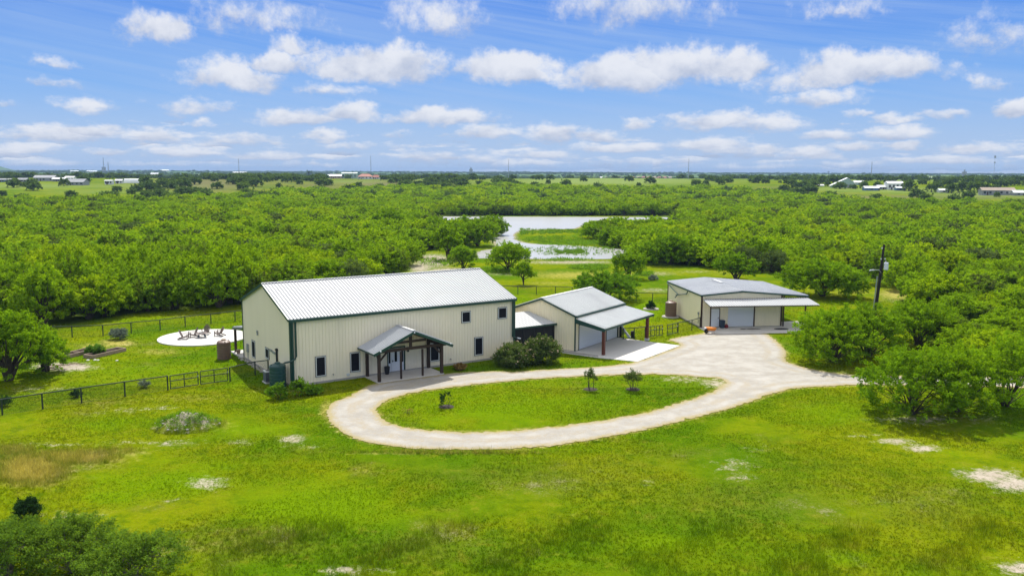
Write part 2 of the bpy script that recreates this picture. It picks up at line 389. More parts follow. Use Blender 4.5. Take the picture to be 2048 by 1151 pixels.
# ground colours, shared by the soil and the grass that grows out of it
gg = bpy.data.node_groups.new('ground_colour', 'ShaderNodeTree')
gg.interface.new_socket('Color', in_out='OUTPUT', socket_type='NodeSocketColor')
gg.interface.new_socket('Height', in_out='OUTPUT', socket_type='NodeSocketFloat')
t = NT(gg); go = t.node('NodeGroupOutput')
geo = t.node('ShaderNodeNewGeometry'); P = geo.outputs['Position']
a1 = t.node('ShaderNodeAttribute'); a1.attribute_name = 'mask'; s1 = t.node('ShaderNodeSeparateColor'); t.link(a1.outputs['Color'], s1.inputs[0])
a2 = t.node('ShaderNodeAttribute'); a2.attribute_name = 'mask2'; s2 = t.node('ShaderNodeSeparateColor'); t.link(a2.outputs['Color'], s2.inputs[0])
nA = t.noise(P, 0.055, 5, 0.6); nB = t.noise(P, 0.35, 6, 0.65); nC = t.noise(P, 1.6, 6, 0.7); nD = t.noise(P, 7.0, 5, 0.75); nE = t.noise(P, 0.16, 7, 0.7)
nF = t.noise(P, 0.75, 7, 0.72)
c = t.mix(t.sstep(nA, 0.38, 0.62), (0.080, 0.165, 0.002), (0.180, 0.225, 0.003))
c = t.mix(t.math('MULTIPLY', t.sstep(nF, 0.50, 0.62), 0.6), c, (0.070, 0.140, 0.003))
c = t.mix(t.math('MULTIPLY', t.sstep(nF, 0.46, 0.34), 0.55), c, (0.225, 0.235, 0.016))
c = t.mix(t.math('MULTIPLY', t.sstep(nE, 0.52, 0.72), 0.55), c, (0.165, 0.165, 0.018))
lim = t.sstep(t.math('ADD', s1.outputs[2], t.math('MULTIPLY', t.math('SUBTRACT', nB, 0.5), 1.2)), 0.15, 0.9)
c = t.mix(t.math('MULTIPLY', lim, 0.9), c, (0.140, 0.240, 0.002))
oli = t.sstep(t.math('ADD', a1.outputs['Alpha'], t.math('MULTIPLY', t.math('SUBTRACT', nC, 0.5), 1.6)), 0.1, 1.0)
c = t.mix(t.math('MULTIPLY', oli, 0.8), c, (0.135, 0.165, 0.016))
tan = t.sstep(t.math('ADD', s1.outputs[1], t.math('MULTIPLY', t.math('SUBTRACT', nC, 0.5), 1.3)), 0.25, 1.0)
c = t.mix(t.math('MULTIPLY', tan, 0.85), c, (0.46, 0.39, 0.11))
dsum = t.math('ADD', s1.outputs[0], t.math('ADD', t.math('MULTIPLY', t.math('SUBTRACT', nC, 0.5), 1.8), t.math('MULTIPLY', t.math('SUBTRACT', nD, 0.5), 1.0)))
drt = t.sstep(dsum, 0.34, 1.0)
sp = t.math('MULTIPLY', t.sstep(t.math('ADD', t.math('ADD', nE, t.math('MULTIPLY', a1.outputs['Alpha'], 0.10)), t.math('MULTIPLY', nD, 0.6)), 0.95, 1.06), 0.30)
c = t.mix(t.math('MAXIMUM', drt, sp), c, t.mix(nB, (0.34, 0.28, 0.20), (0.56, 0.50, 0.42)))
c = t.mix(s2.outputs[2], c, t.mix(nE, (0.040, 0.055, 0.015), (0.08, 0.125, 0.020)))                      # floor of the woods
c = t.mix(s2.outputs[0], c, t.mix(nE, (0.13, 0.14, 0.05), (0.20, 0.17, 0.10)))   # brown slopes
c = t.mix(s2.outputs[1], c, t.mix(nE, (0.15, 0.24, 0.04), (0.24, 0.28, 0.09)))  # pale far fields
c = t.mix(a2.outputs['Alpha'], c, t.mix(t.noise(P, 0.012, 6, 0.7), (0.060, 0.12, 0.045), (0.13, 0.21, 0.06)))  # far wooded land
k = t.math('ADD', 0.22, t.math('ADD', t.math('MULTIPLY', nD, 0.78), t.math('MULTIPLY', nC, 0.52)))
c = t.mix(1.0, c, t.comb(k, k, k), 'MULTIPLY')
t.link(c, go.inputs['Color']); t.link(t.math('ADD', nC, t.math('MULTIPLY', nD, 0.6)), go.inputs['Height'])

def ground_material(name, grass):
    mm = bpy.data.materials.new(name); mm.use_nodes = True; t = NT(mm.node_tree); t.n.clear()
    g = t.node('ShaderNodeGroup'); g.node_tree = gg; o = t.node('ShaderNodeOutputMaterial')
    if not grass:
        p = t.node('ShaderNodeBsdfPrincipled'); p.inputs['Roughness'].default_value = 1.0; p.inputs['Specular IOR Level'].default_value = 0.0
        b = t.node('ShaderNodeBump'); b.inputs['Strength'].default_value = 0.7; b.inputs['Distance'].default_value = 0.12
        t.link(g.outputs[1], b.inputs['Height']); t.link(b.outputs[0], p.inputs['Normal'])
        t.link(g.outputs[0], p.inputs['Base Color']); t.link(p.outputs[0], o.inputs[0])
    else:
        at = t.node('ShaderNodeAttribute'); at.attribute_name = 'tint'
        br = t.math('ADD', 0.80, t.math('MULTIPLY', at.outputs['Fac'], 0.75))
        c = t.mix(1.0, g.outputs[0], t.comb(br, br, br), 'MULTIPLY')
        d = t.node('ShaderNodeBsdfDiffuse'); t.link(c, d.inputs[0])
        tr = t.node('ShaderNodeBsdfTranslucent'); t.link(t.mix(1.0, c, (1.15, 1.1, 0.6), 'MULTIPLY'), tr.inputs[0])
        mx = t.node('ShaderNodeMixShader'); mx.inputs[0].default_value = 0.45; t.link(d.outputs[0], mx.inputs[1]); t.link(tr.outputs[0], mx.inputs[2])
        t.link(mx.outputs[0], o.inputs[0])
    return mm
GROUND = ground_material('meadow_ground', False); GRASS = ground_material('meadow_grass_blades', True)

def gravel_mat():
    mm = bpy.data.materials.new('pale_caliche_gravel'); mm.use_nodes = True; t = NT(mm.node_tree); p = t.n['Principled BSDF']
    geo = t.node('ShaderNodeNewGeometry'); P = geo.outputs['Position']
    at = t.node('ShaderNodeAttribute'); at.attribute_name = 'edge'
    a = t.noise(P, 0.5, 6, 0.65); b = t.noise(P, 3.5, 6, 0.7); c_ = t.noise(P, 16, 4, 0.8)
    c = t.mix(t.sstep(a, 0.3, 0.7), (0.31, 0.29, 0.255), (0.42, 0.40, 0.365))
    c = t.mix(t.math('MULTIPLY', t.sstep(b, 0.52, 0.72), 0.55), c, (0.40, 0.31, 0.20))
    c = t.mix(t.math('MULTIPLY', t.sstep(c_, 0.6, 0.75), 0.4), c, (0.36, 0.30, 0.24))
    dd = t.node('ShaderNodeAttribute'); dd.attribute_name = 'dist'
    tr1 = t.math('MULTIPLY', t.sstep(t.math('ABSOLUTE', t.math('SUBTRACT', dd.outputs['Fac'], 1.75)), 0.55, 0.1), 0.9)
    tr2 = t.math('MULTIPLY', t.sstep(t.math('ABSOLUTE', t.math('SUBTRACT', dd.outputs['Fac'], 0.45)), 0.5, 0.1), 0.8)
    trk = t.math('MULTIPLY', t.math('MAXIMUM', tr1, tr2), t.sstep(t.math('ADD', a, t.math('MULTIPLY', b, 0.8)), 0.78, 1.0))
    c = t.mix(t.math('MULTIPLY', trk, 0.7), c, (0.33, 0.28, 0.20))
    e = t.sstep(t.math('ADD', at.outputs['Fac'], t.math('MULTIPLY', t.math('SUBTRACT', b, 0.5), 1.3)), 0.25, 1.0)
    c = t.mix(t.math('MULTIPLY', e, 0.85), c, (0.33, 0.27, 0.11))
    t.link(c, p.inputs['Base Color']); p.inputs['Roughness'].default_value = 0.95; p.inputs['Specular IOR Level'].default_value = 0.15
    bm_ = t.node('ShaderNodeBump'); bm_.inputs['Strength'].default_value = 0.6; bm_.inputs['Distance'].default_value = 0.05
    t.link(t.math('ADD', b, c_), bm_.inputs['Height']); t.link(bm_.outputs[0], p.inputs['Normal'])
    return mm
GRAVEL = gravel_mat()

def water_mat():
    mm = bpy.data.materials.new('pond_surface'); mm.use_nodes = True; t = NT(mm.node_tree); p = t.n['Principled BSDF']
    geo = t.node('ShaderNodeNewGeometry'); P = geo.outputs['Position']
    c = t.mix(t.noise(P, 0.05, 4), (0.26, 0.26, 0.25), (0.34, 0.34, 0.34)); t.link(c, p.inputs['Base Color'])
    p.inputs['Roughness'].default_value = 0.30; p.inputs['IOR'].default_value = 1.5; p.inputs['Specular IOR Level'].default_value = 1.0
    b = t.node('ShaderNodeBump'); b.inputs['Strength'].default_value = 0.35; b.inputs['Distance'].default_value = 0.1
    t.link(t.noise(P, 1.8, 4), b.inputs['Height']); t.link(b.outputs[0], p.inputs['Normal'])
    return mm
WATER = water_mat()


# ------------------------------------------------------------------ terrain
def smooth(t): t = np.clip(t, 0, 1); return t * t * (3 - 2 * t)


_wav = [(rng.uniform(0, 2 * PI), rng.uniform(0, 2 * PI), w) for w in (0.004, 0.0065, 0.011, 0.017, 0.028)]
def hz(x, y):
    """height of the land: flat round the house, a long low rise behind the woods, a valley, far ridges"""
    x = np.asarray(x, float); y = np.asarray(y, float)
    D = np.hypot(x, np.maximum(y, 0)); n = sum(np.sin(x * w + a) * np.cos(y * w * 0.7 + b) / (i + 1.5) for i, (a, b, w) in enumerate(_wav))
    h = 9.0 * smooth((D - 430) / 470) + n * 1.6 * smooth((D - 300) / 400)
    az = x / np.maximum(y, 1.0)
    h += 2.0 * np.exp(-((az + 0.31) / 0.07) ** 2) * smooth((D - 550) / 200) * (1 - smooth((D - 850) / 250))
    h -= 9.0 * smooth((D - 1150) / 500)
    h += (9.0 + 3.0 * n) * smooth((D - 2000) / 2600)
    h += 62.0 * np.exp(-((az + 0.612) / 0.016) ** 2) * np.exp(-((D - 6500) / 700.0) ** 2)
    return h


def in_poly(px, py, poly):
    poly = np.asarray(poly, float); inside = np.zeros(np.shape(px), bool); j = len(poly) - 1
    for i in range(len(poly)):
        xi, yi = poly[i]; xj, yj = poly[j]
        c = ((yi > py) != (yj > py)) & (px < (xj - xi) * (py - yi) / (yj - yi + 1e-12) + xi)
        inside ^= c; j = i
    return inside


def seg_dist(x, y, poly):
    poly = np.asarray(poly, float); d = np.full(np.shape(x), 1e9)
    for i in range(len(poly)):
        ax, ay = poly[i]; bx, by = poly[(i + 1) % len(poly)]; vx, vy = bx - ax, by - ay; L2 = vx * vx + vy * vy + 1e-12
        tt = np.clip(((x - ax) * vx + (y - ay) * vy) / L2, 0, 1)
        d = np.minimum(d, np.hypot(x - ax - tt * vx, y - ay - tt * vy))
    return d


def gpoly(pts): return [G(a, b) for a, b in pts]
DRIVE_OUT = gpoly([(757,766),(720,781),(695,794),(664,806),(655,821),(659,841),(679,860),(718,880),(773,890),(835,897),(933,899),(1031,897),(1128,888),(1187,878.5),(1265,864),(1343,846.5),
    (1437,823),(1500,804),(1535,790),(1587,776.5),(1639,773.5),(1715,770),(1900,771),(2048,775),(2250,779),(2250,757),(2048,754),(1880,752),(1715,750),(1639,741),(1604,733),(1572,721),(1573,706),(1562,691),(1545,676),(1530,664),
    (1530,655.5),(1421,655.5),(1419,662),(1397,668),(1361,674),(1340,680),(1357,691.6),(1277,722),(1240,729),(1185,734.5),(1103,738.5),(1041,743),(992,742.5),(934,744.5),(884,749)])
DRIVE_IN = gpoly([(753,817),(757,828),(766,839),(796,852),(843,859.5),(913,863.5),(991,863.5),(1070,857.5),(1148,848.5),(1206,840.5),(1265,831),(1323,817),(1362,804),(1405,791),(1440,774),(1452,765),(1440,757),
    (1413,754),(1343,749.5),(1265,748.8),(1148,753),(1050,759),(972,766.5),(874,778),(816,788),(773,802)])
POND = gpoly([(835,434),(900,433),(1100,433.5),(1345,434.5),(1350,438),(1180,441),(1166,450),(1150,457),(1100,458.5),(1040,461),(1026,468),(1028,478),(1045,485),(1080,489),(1116,490),(1172,493),(1245,499),(1258,507),(1228,517),(1150,518),(1084,518),(1010,516),(961,516),(957,505),(975,500),(998,497),(992,487),(985,478),(992,470),(1000,462),(960,456),(900,458),(855,456),(838,446)])


def jitter_poly(poly, step, amp, seed):
    r = np.random.default_rng(seed); out = []
    n = len(poly)
    P_ = [np.array(p) for p in poly]
    for i in range(n):      # Catmull-Rom through the measured points, then ragged by a little
        p0, p1, p2, p3 = P_[i - 1], P_[i], P_[(i + 1) % n], P_[(i + 2) % n]
        L = np.linalg.norm(p2 - p1); k = max(1, int(L / step)); lim = L > 14
        for j in range(k):
            s = j / k
            q = p1 + (p2 - p1) * s if lim else 0.5 * ((2 * p1) + (-p0 + p2) * s + (2 * p0 - 5 * p1 + 4 * p2 - p3) * s * s + (-p0 + 3 * p1 - 3 * p2 + p3) * s ** 3)
            out.append(tuple(q + r.normal(0, amp, 2)))
    return out


def sheet(name, loops, z, mats, kind='structure', step_pts=None, edge=False):
    """flat sheet with outline loops[0] and holes loops[1:], as one mesh"""
    vs = []; es = []
    for lp in loops:
        k = len(vs); vs += [Vector(p) for p in lp]; es += [(k + i, k + (i + 1) % len(lp)) for i in range(len(lp))]
    if step_pts is not None: vs += [Vector(p) for p in step_pts]
    res = delaunay_2d_cdt(vs, es, [], 0, 1e-4)
    V_, F_ = res[0], res[2]
    cx = np.array([sum(V_[i][0] for i in f) / 3 for f in F_]); cyy = np.array([sum(V_[i][1] for i in f) / 3 for f in F_])
    ok = in_poly(cx, cyy, loops[0])
    for lp in loops[1:]: ok &= ~in_poly(cx, cyy, lp)
    vv = np.array([(v[0], v[1], z) for v in V_]); ff = np.array([f for f, o in zip(F_, ok) if o])
    n = np.cross(vv[ff[:, 1]] - vv[ff[:, 0]], vv[ff[:, 2]] - vv[ff[:, 0]])[:, 2]; ff[n < 0] = ff[n < 0][:, ::-1]
    attrs = None
    if edge:
        d = np.minimum.reduce([seg_dist(vv[:, 0], vv[:, 1], lp) for lp in loops]); attrs = {'edge': ('FLOAT', 1 - np.clip(d / 0.9, 0, 1)), 'dist': ('FLOAT', d)}
    o = link(name, np_mesh(name, vv, ff, mats, attrs=attrs, k=3))
    return tag(o, kind=kind)


def px_masks(px, py, D):
    """mask: dirt, tan, lime, olive. Patches of ground cover; dirt under the left-edge tree paints its brown shade"""
    def ell(lst, sharp=1.0):
        m_ = np.zeros(px.shape)
        for (cx, cy2, rx, ry, w) in lst:
            q = ((px - cx) / rx) ** 2 + ((py - cy2) / ry) ** 2
            m_ = np.maximum(m_, w * np.exp(-q * 0.9))
        return m_
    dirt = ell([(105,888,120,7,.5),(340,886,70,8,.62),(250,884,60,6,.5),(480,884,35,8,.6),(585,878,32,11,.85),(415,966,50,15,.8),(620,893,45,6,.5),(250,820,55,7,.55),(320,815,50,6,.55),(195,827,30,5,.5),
        (340,998,30,6,.55),(300,1016,24,5,.45),(150,1030,80,14,.5),(127,733,62,9,1.3),(60,778,60,10,.5),(120,778,40,7,.5),(1470,930,55,20,.5),(1515,897,60,12,.36),(1480,955,45,9,.6),  # patches below the left-edge tree paint its brown shade in dirt colour
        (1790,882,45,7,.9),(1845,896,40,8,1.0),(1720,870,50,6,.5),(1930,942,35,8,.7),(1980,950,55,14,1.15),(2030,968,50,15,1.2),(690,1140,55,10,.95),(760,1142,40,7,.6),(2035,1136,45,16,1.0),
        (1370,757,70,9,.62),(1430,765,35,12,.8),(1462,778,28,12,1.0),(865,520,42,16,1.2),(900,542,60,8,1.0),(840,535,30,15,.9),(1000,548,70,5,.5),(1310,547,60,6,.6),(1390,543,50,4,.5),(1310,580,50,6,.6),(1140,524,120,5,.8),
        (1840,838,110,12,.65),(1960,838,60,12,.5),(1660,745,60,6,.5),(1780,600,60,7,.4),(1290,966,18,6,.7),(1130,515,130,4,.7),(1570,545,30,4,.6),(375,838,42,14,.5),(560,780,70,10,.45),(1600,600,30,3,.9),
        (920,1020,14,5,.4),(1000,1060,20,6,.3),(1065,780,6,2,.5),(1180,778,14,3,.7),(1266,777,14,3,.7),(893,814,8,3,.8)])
    tan = ell([(150,915,120,20,.8),(60,940,85,34,1.05),(30,900,60,15,.7),(240,903,80,12,.6),(235,686,45,9,.85),(190,692,50,7,.7),(320,703,60,8,.6),(730,940,90,14,.35),(1150,550,130,11,.65),(1100,566,80,6,.5),
        (1800,588,55,15,.85),(1700,585,70,8,.5),(380,795,130,9,.45),(200,803,110,10,.45),(440,850,40,16,.5),(1340,525,60,8,.5),(1450,545,60,10,.4),(540,1060,160,14,.4),(1380,640,60,18,.35),(650,820,14,24,.8),(900,905,300,3,.7),(1250,880,120,4,.4),
        (1860,985,120,16,.35),(1150,1030,110,9,.3),(430,1090,120,22,.4),(1300,905,80,10,.3)])
    lime = ell([(250,845,140,20,.7),(500,860,110,20,.7),(330,965,140,34,.95),(230,990,90,30,.7),(640,1010,160,50,1.05),(420,930,200,20,.5),(1000,812,240,42,.75),(860,830,100,26,.6),(1680,825,160,34,.75),(1500,870,160,26,.4),
        (1900,920,120,22,.45),(1380,1085,150,20,.75),(1650,1115,140,20,.7),(1000,600,90,20,.65),(1290,620,50,26,.8),(250,745,160,30,.55),(350,740,120,18,.6),(760,1040,120,30,.45),(1750,1010,120,30,.3),(1150,905,120,15,.4),(1100,1085,120,20,.4),(260,640,200,10,.5),(2000,1070,80,25,.5)])
    oli = ell([(1130,960,260,40,.55),(1500,1000,260,60,.55),(980,950,200,24,.55),(480,1085,220,40,.65),(850,1095,200,40,.55),(1850,1010,170,60,.55),(1200,930,220,18,.45),(1380,905,160,14,.4),(110,960,90,30,.3),(300,700,120,20,.25),(1090,778,130,12,.4),(1260,770,70,10,.3),(1600,930,200,25,.35),(300,800,200,14,.35)])
    near = 1 - smooth((D - 170) / 60)
    far2 = np.zeros(px.shape)
    brown = ell([(415,368,110,16,.95),(300,372,60,9,.6),(640,372,60,12,.7),(760,368,120,9,.85),(870,366,60,7,.7),(560,365,60,10,.5),(1600,392,120,6,.7),(1750,396,160,6,.8),(1950,393,120,6,.6),(1560,378,60,6,.5)]) * smooth((D - 430) / 60) * (1 - smooth((D - 1250) / 200))
    field = ell([(60,372,130,6,.9),(190,383,120,5,.5),(1210,362,200,7,1.3),(1300,358,130,6,1.0),(1640,354,150,5,1.2),(1900,356,170,5,1.2),(1830,381,130,5,1.0),(1980,388,100,5,.9),(1690,378,70,5,.8),(120,352,120,3,.9),(880,360,60,3,.7),(700,363,60,3,.6),(1080,366,60,4,.7),(220,372,160,5,.6)]) * smooth((D - 430) / 60)
    farw = smooth((D - 1150) / 200) * (1 - np.clip(field, 0, 1) * 0.9)
    return dirt * near, tan * near, lime * near, oli * near, brown, field, farw


def axis(lo, hi, n0, n1, step, grow):
    """fine between n0 and n1, coarser outwards"""
    a = list(np.arange(n0, n1 + 1e-6, step)); x = a[-1]
    while x < hi: x += max(step, (x - n1) * grow); a.append(x)
    b = []; x = a[0]
    while x > lo: x -= max(step, (n0 - x) * grow); b.append(x)
    return np.array(b[::-1] + a)


def woods_low(px):
    """lower edge (nearest trees) of the woods as seen from above the yard"""
    return np.interp(px, [-600,0,140,195,267,334,484,600,700,800,825,900,960,988,1000,1160,1166,1200,1245,1285,1400,1500,1570,1730,1800,1832,2048,2500],
                         [700,655,650,641,628,623,611,598,580,548,512,492,480,470,433,433,462,477,498,525,533,549,547,562,574,588,600,640])
def woods_high(px):
    return np.interp(px, [-600,0,300,520,600,900,1000,1150,1400,1500,1600,1800,2048,2500], [414,412,406,397,388,380,374,380,384,388,402,413,416,418])


def make_ground():
    xs = axis(-14000, 14000, -64, 64, 0.55, 0.035); ys = axis(-300, 15000, 34, 175, 0.55, 0.022)
    XX, YY = np.meshgrid(xs, ys); ZZ = hz(XX, YY)
    # little hummocks in the open grass, none under the drive, the slabs and the houses
    d = np.minimum(seg_dist(XX, YY, DRIVE_OUT), 6.0)
    ins = in_poly(XX, YY, DRIVE_OUT) & ~in_poly(XX, YY, DRIVE_IN)
    flat = np.where(ins, 0, smooth(d / 2.5)) * (YY < 64) + 0.0
    flat = flat * (YY > 30)
    n = np.zeros(XX.shape)
    for w, a in ((0.35, 1), (0.8, 0.5), (1.7, 0.25)):
        p1, p2 = rng.uniform(0, 6, 2); n += a * np.sin(XX * w + p1 + 1.3 * np.sin(YY * w * 0.6)) * np.cos(YY * w * 1.1 + p2)
    ZZ = ZZ + np.clip(n, -1, 2) * 0.05 * flat
    px, py, dd = proj(XX, YY, ZZ)
    front = YY > 20; px = np.where(front, px, -5000); py = np.where(front, py, -5000)
    D = np.hypot(XX, YY)
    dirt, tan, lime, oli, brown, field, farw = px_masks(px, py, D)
    ed = np.minimum(seg_dist(XX, YY, DRIVE_OUT), seg_dist(XX, YY, DRIVE_IN))
    tan = np.maximum(tan, 0.8 * np.exp(-ed / 0.45)); dirt = np.maximum(dirt, 0.45 * np.exp(-ed / 0.35))
    dirt = np.maximum(dirt, 0.9 * np.exp(-seg_dist(XX, YY, POND) / 1.6))
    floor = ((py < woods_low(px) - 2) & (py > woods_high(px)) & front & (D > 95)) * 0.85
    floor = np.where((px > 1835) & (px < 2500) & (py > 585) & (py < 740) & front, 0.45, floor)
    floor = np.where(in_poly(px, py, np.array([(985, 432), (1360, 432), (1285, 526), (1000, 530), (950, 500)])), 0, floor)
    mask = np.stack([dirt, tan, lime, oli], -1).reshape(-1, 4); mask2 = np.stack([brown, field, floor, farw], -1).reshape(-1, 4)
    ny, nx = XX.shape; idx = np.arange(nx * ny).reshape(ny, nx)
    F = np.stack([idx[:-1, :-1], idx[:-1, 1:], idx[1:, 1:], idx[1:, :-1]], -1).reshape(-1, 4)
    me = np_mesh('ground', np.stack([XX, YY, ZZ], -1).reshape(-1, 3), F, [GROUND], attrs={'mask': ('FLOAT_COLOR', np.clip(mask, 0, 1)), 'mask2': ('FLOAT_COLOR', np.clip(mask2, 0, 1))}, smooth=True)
    o = link('ground', me); tag(o, kind='structure')
    return o
make_ground()


def fill_pts(poly, step):
    a = np.array(poly); x0, y0 = a.min(0); x1, y1 = a.max(0)
    xx, yy = np.meshgrid(np.arange(x0, x1, step), np.arange(y0, y1, step)); xx = xx.ravel() + rng.uniform(-.2, .2, xx.size) * step; yy = yy.ravel() + rng.uniform(-.2, .2, yy.size) * step
    ok = in_poly(xx, yy, poly); return list(zip(xx[ok], yy[ok]))
dro = jitter_poly(DRIVE_OUT, 0.3, 0.09, 1); dri = jitter_poly(DRIVE_IN, 0.3, 0.11, 2)
sheet('driveway', [dro, dri], 0.035, [GRAVEL], step_pts=fill_pts(dro, 0.45), edge=True)
sheet('pond_water', [jitter_poly(POND, 1.2, 0.25, 3)], 0.05, [WATER])

# ------------------------------------------------------------------ buildings
def ribbed(mb, p0, p1, z0, top, rib=0.305, depth=0.035, normal=None, holes=()):
    """upright panel wall from p0 to p1 (plan), ribs standing out along normal; top(s) gives height at distance s.
    holes: (s0, s1, zlow, zhigh) left open"""
    p0 = Vector((*p0, 0)); p1 = Vector((*p1, 0)); L = (p1 - p0).length; d = (p1 - p0) / L; n = Vector((*normal, 0))
    st = [(0.0, 0.0)]; s = rib / 2
    while s < L - 0.06:
        for ds, o in ((-0.035, 0), (-0.015, depth), (0.015, depth), (0.035, 0)): st.append((s + ds, o))
        s += rib
    st.append((L, 0.0))
    for h in holes:
        for e in (h[0], h[1]): st.append((e, 0.0))
    st = sorted(st); vs = []; fs = []
    for i in range(len(st) - 1):
        (sa, oa), (sb, ob) = st[i], st[i + 1]
        if sb - sa < 1e-4: continue
        mid = (sa + sb) / 2; spans = [(z0, None)]
        for h in holes:
            if h[0] < mid < h[1]:
                spans = ([(z0, h[2])] if h[2] > z0 + 0.01 else []) + [(h[3], None)]
        for (za, zb) in spans:
            a = p0 + d * sa + n * oa; b = p0 + d * sb + n * ob; k = len(vs)
            vs += [(a.x, a.y, za), (b.x, b.y, za), (b.x, b.y, top(sb) if zb is None else zb), (a.x, a.y, top(sa) if zb is None else zb)]
            fs.append((k, k + 1, k + 2, k + 3))
    mb.add(vs, fs)


def ribbed_roof(mb, A, B, C, D, rib=0.305, depth=0.085, thick=0.06):
    """roof slope: A->B along the eave, D->C along the ridge, ribs run up the slope"""
    A, B, C, D = map(Vector, (A, B, C, D)); n = (B - A).cross(D - A).normalized()
    if n.z < 0: n = -n
    L = (B - A).length; st = [(0.0, 0.0)]; s = rib / 2
    while s < L - 0.06:
        for ds, o in ((-0.04, 0), (-0.018, depth), (0.018, depth), (0.04, 0)): st.append((s + ds, o))
        s += rib
    st.append((L, 0.0)); vs = []; fs = []
    for s, o in st:
        q = s / L; vs += [A + (B - A) * q + n * o, D + (C - D) * q + n * o]
    for i in range(len(st) - 1): fs.append((2 * i, 2 * i + 2, 2 * i + 3, 2 * i + 1))
    mb.add(vs, fs)
    mb.hexa([A - n * thick, B - n * thick, C - n * thick, D - n * thick], [A - n * 0.008, B - n * 0.008, C - n * 0.008, D - n * 0.008])


def window(parent, axis_, c0, c1, z0, z1, off, out, mullion=True):
    """framed window on a wall; axis_ 'x' = wall runs along x at y=off, 'y' = along y at x=off; out = outward sign"""
    def B(mb, a0, a1, za, zb, d0, d1):
        if axis_ == 'x': mb.box((a0, off + out * d0, za), (a1, off + out * d1, zb))
        else: mb.box((off + out * d0, a0, za), (off + out * d1, a1, zb))
    fr = MB(); w = 0.075
    B(fr, c0, c1, z0, z0 + w, 0.0, 0.075); B(fr, c0, c1, z1 - w, z1, 0.0, 0.075)
    B(fr, c0, c0 + w, z0 + w, z1 - w, 0.0, 0.075); B(fr, c1 - w, c1, z0 + w, z1 - w, 0.0, 0.075)
    f = fr.build('window', M['frame'], parent)
    tr = MB(); o = 0.035
    B(tr, c0 - o, c1 + o, z0 - o, z0, 0.0, 0.06); B(tr, c0 - o, c1 + o, z1, z1 + o, 0.0, 0.06)
    B(tr, c0 - o, c0, z0, z1, 0.0, 0.06); B(tr, c1, c1 + o, z0, z1, 0.0, 0.06)
    tr.build('trim', M['black'], f)
    p = MB(); B(p, c0 + w, c1 - w, z0 + w, z1 - w, 0.0, 0.045)
    if mullion: zm = (z0 + z1) / 2; B(p, c0 + w, c1 - w, zm - 0.02, zm + 0.02, 0.045, 0.058)
    p.build('pane', M['pane'], f)
    return f


# --- the long two storey house
AX, AY, AYAW = -18.8824, 71.8022, 0.58691
LA, WA, EA, RA = 22.936, 13.686, 5.90, 8.16
house = empty('metal_house', (AX, AY, 0), AYAW, 'long two-storey pale metal house with bright white roof and timber porch', 'house')
HZ0 = 0.18
mb = MB(); mb.box((-0.08, -0.08, 0), (LA + 0.08, WA + 0.08, HZ0)); mb.build('foundation', M['stone'], house)
gable = lambda s: EA + (RA - EA) * (1 - abs(s - WA / 2) / (WA / 2)) - 0.05
mb = MB()
ribbed(mb, (0, 0), (LA, 0), HZ0, lambda s: EA - 0.03, normal=(0, -1), holes=[(9.05, 10.78, 0, 2.42)])
ribbed(mb, (0, WA), (LA, WA), HZ0, lambda s: EA - 0.03, normal=(0, 1))
ribbed(mb, (0, 0), (0, WA), HZ0, gable, normal=(-1, 0)); ribbed(mb, (LA, 0), (LA, WA), HZ0, gable, normal=(1, 0))
mb.build('wall', M['wall'], house)
ov = 0.16; sl_ = (RA - EA) / (WA / 2); ze = EA - ov * sl_
mb = MB()
ribbed_roof(mb, (-ov, -ov, ze + .06), (LA + ov, -ov, ze + .06), (LA + ov, WA / 2, RA + .06), (-ov, WA / 2, RA + .06))
ribbed_roof(mb, (LA + ov, WA + ov, ze + .06), (-ov, WA + ov, ze + .06), (-ov, WA / 2, RA + .06), (LA + ov, WA / 2, RA + .06))
mb.beam((-ov, WA / 2, RA + 0.10), (LA + ov, WA / 2, RA + 0.10), 0.35, 0.03)
mb.build('roof', M['roof'], house)
for x in (-ov - 0.03, LA + ov + 0.03):
    mb = MB(); mb.beam((x, -ov, ze - 0.04), (x, WA / 2, RA - 0.04), 0.05, 0.24); mb.beam((x, WA + ov, ze - 0.04), (x, WA / 2, RA - 0.04), 0.05, 0.24); mb.build('rake_trim', M['green'], house)
for x, y in ((0, 0), (LA, 0), (0, WA), (LA, WA)):
    mb = MB(); mb.box((x - 0.08, y - 0.08, HZ0), (x + 0.10, y + 0.10, EA - 0.1)); mb.build('corner_trim', M['green'], house)
for y, s in ((-ov - 0.07, -1), (WA + ov + 0.07, 1)):
    mb = MB(); mb.box((-ov, y - 0.08, ze - 0.20), (LA + ov, y + 0.08, ze + 0.02)); mb.build('gutter', M['green'], house)
mb = MB(); mb.tube([(0.42, -0.16, ze - 0.1), (0.42, -0.14, 2.62), (0.35, -0.16, 2.5), (0.0, -0.22, 2.3), (-0.55, 0.1, 2.16)], 0.085, 6); mb.build('downspout', M['green'], house)
mb = MB(); mb.tube([(0.14, -0.15, ze - 0.1), (0.14, -0.14, 0.2)], 0.085, 6); mb.build('downspout', M['green'], house)
mb = MB(); mb.tube([(LA - 0.25, -0.16, ze - 0.1), (LA - 0.25, -0.14, 2.05), (LA + 0.25, -0.3, 1.85)], 0.085, 6); mb.build('downspout', M['green'], house)
mb = MB(); mb.tube([(LA + 0.2, -0.28, 1.9), (LA + 0.55, -0.38, 1.82)], 0.07, 6); tag(mb.build('spout_end', M['white'], house), 'white spout end')
for a in ((2.17, 3.08, 0.62, 2.38), (5.38, 6.30, 0.62, 2.38), (13.40, 14.38, 0.62, 2.38), (18.30, 19.24, 0.62, 2.38), (16.87, 17.85, 3.98, 5.06), (21.02, 22.04, 3.98, 5.10)):
    window(house, 'x', a[0], a[1], a[2], a[3], 0, -1, a[2] < 3)
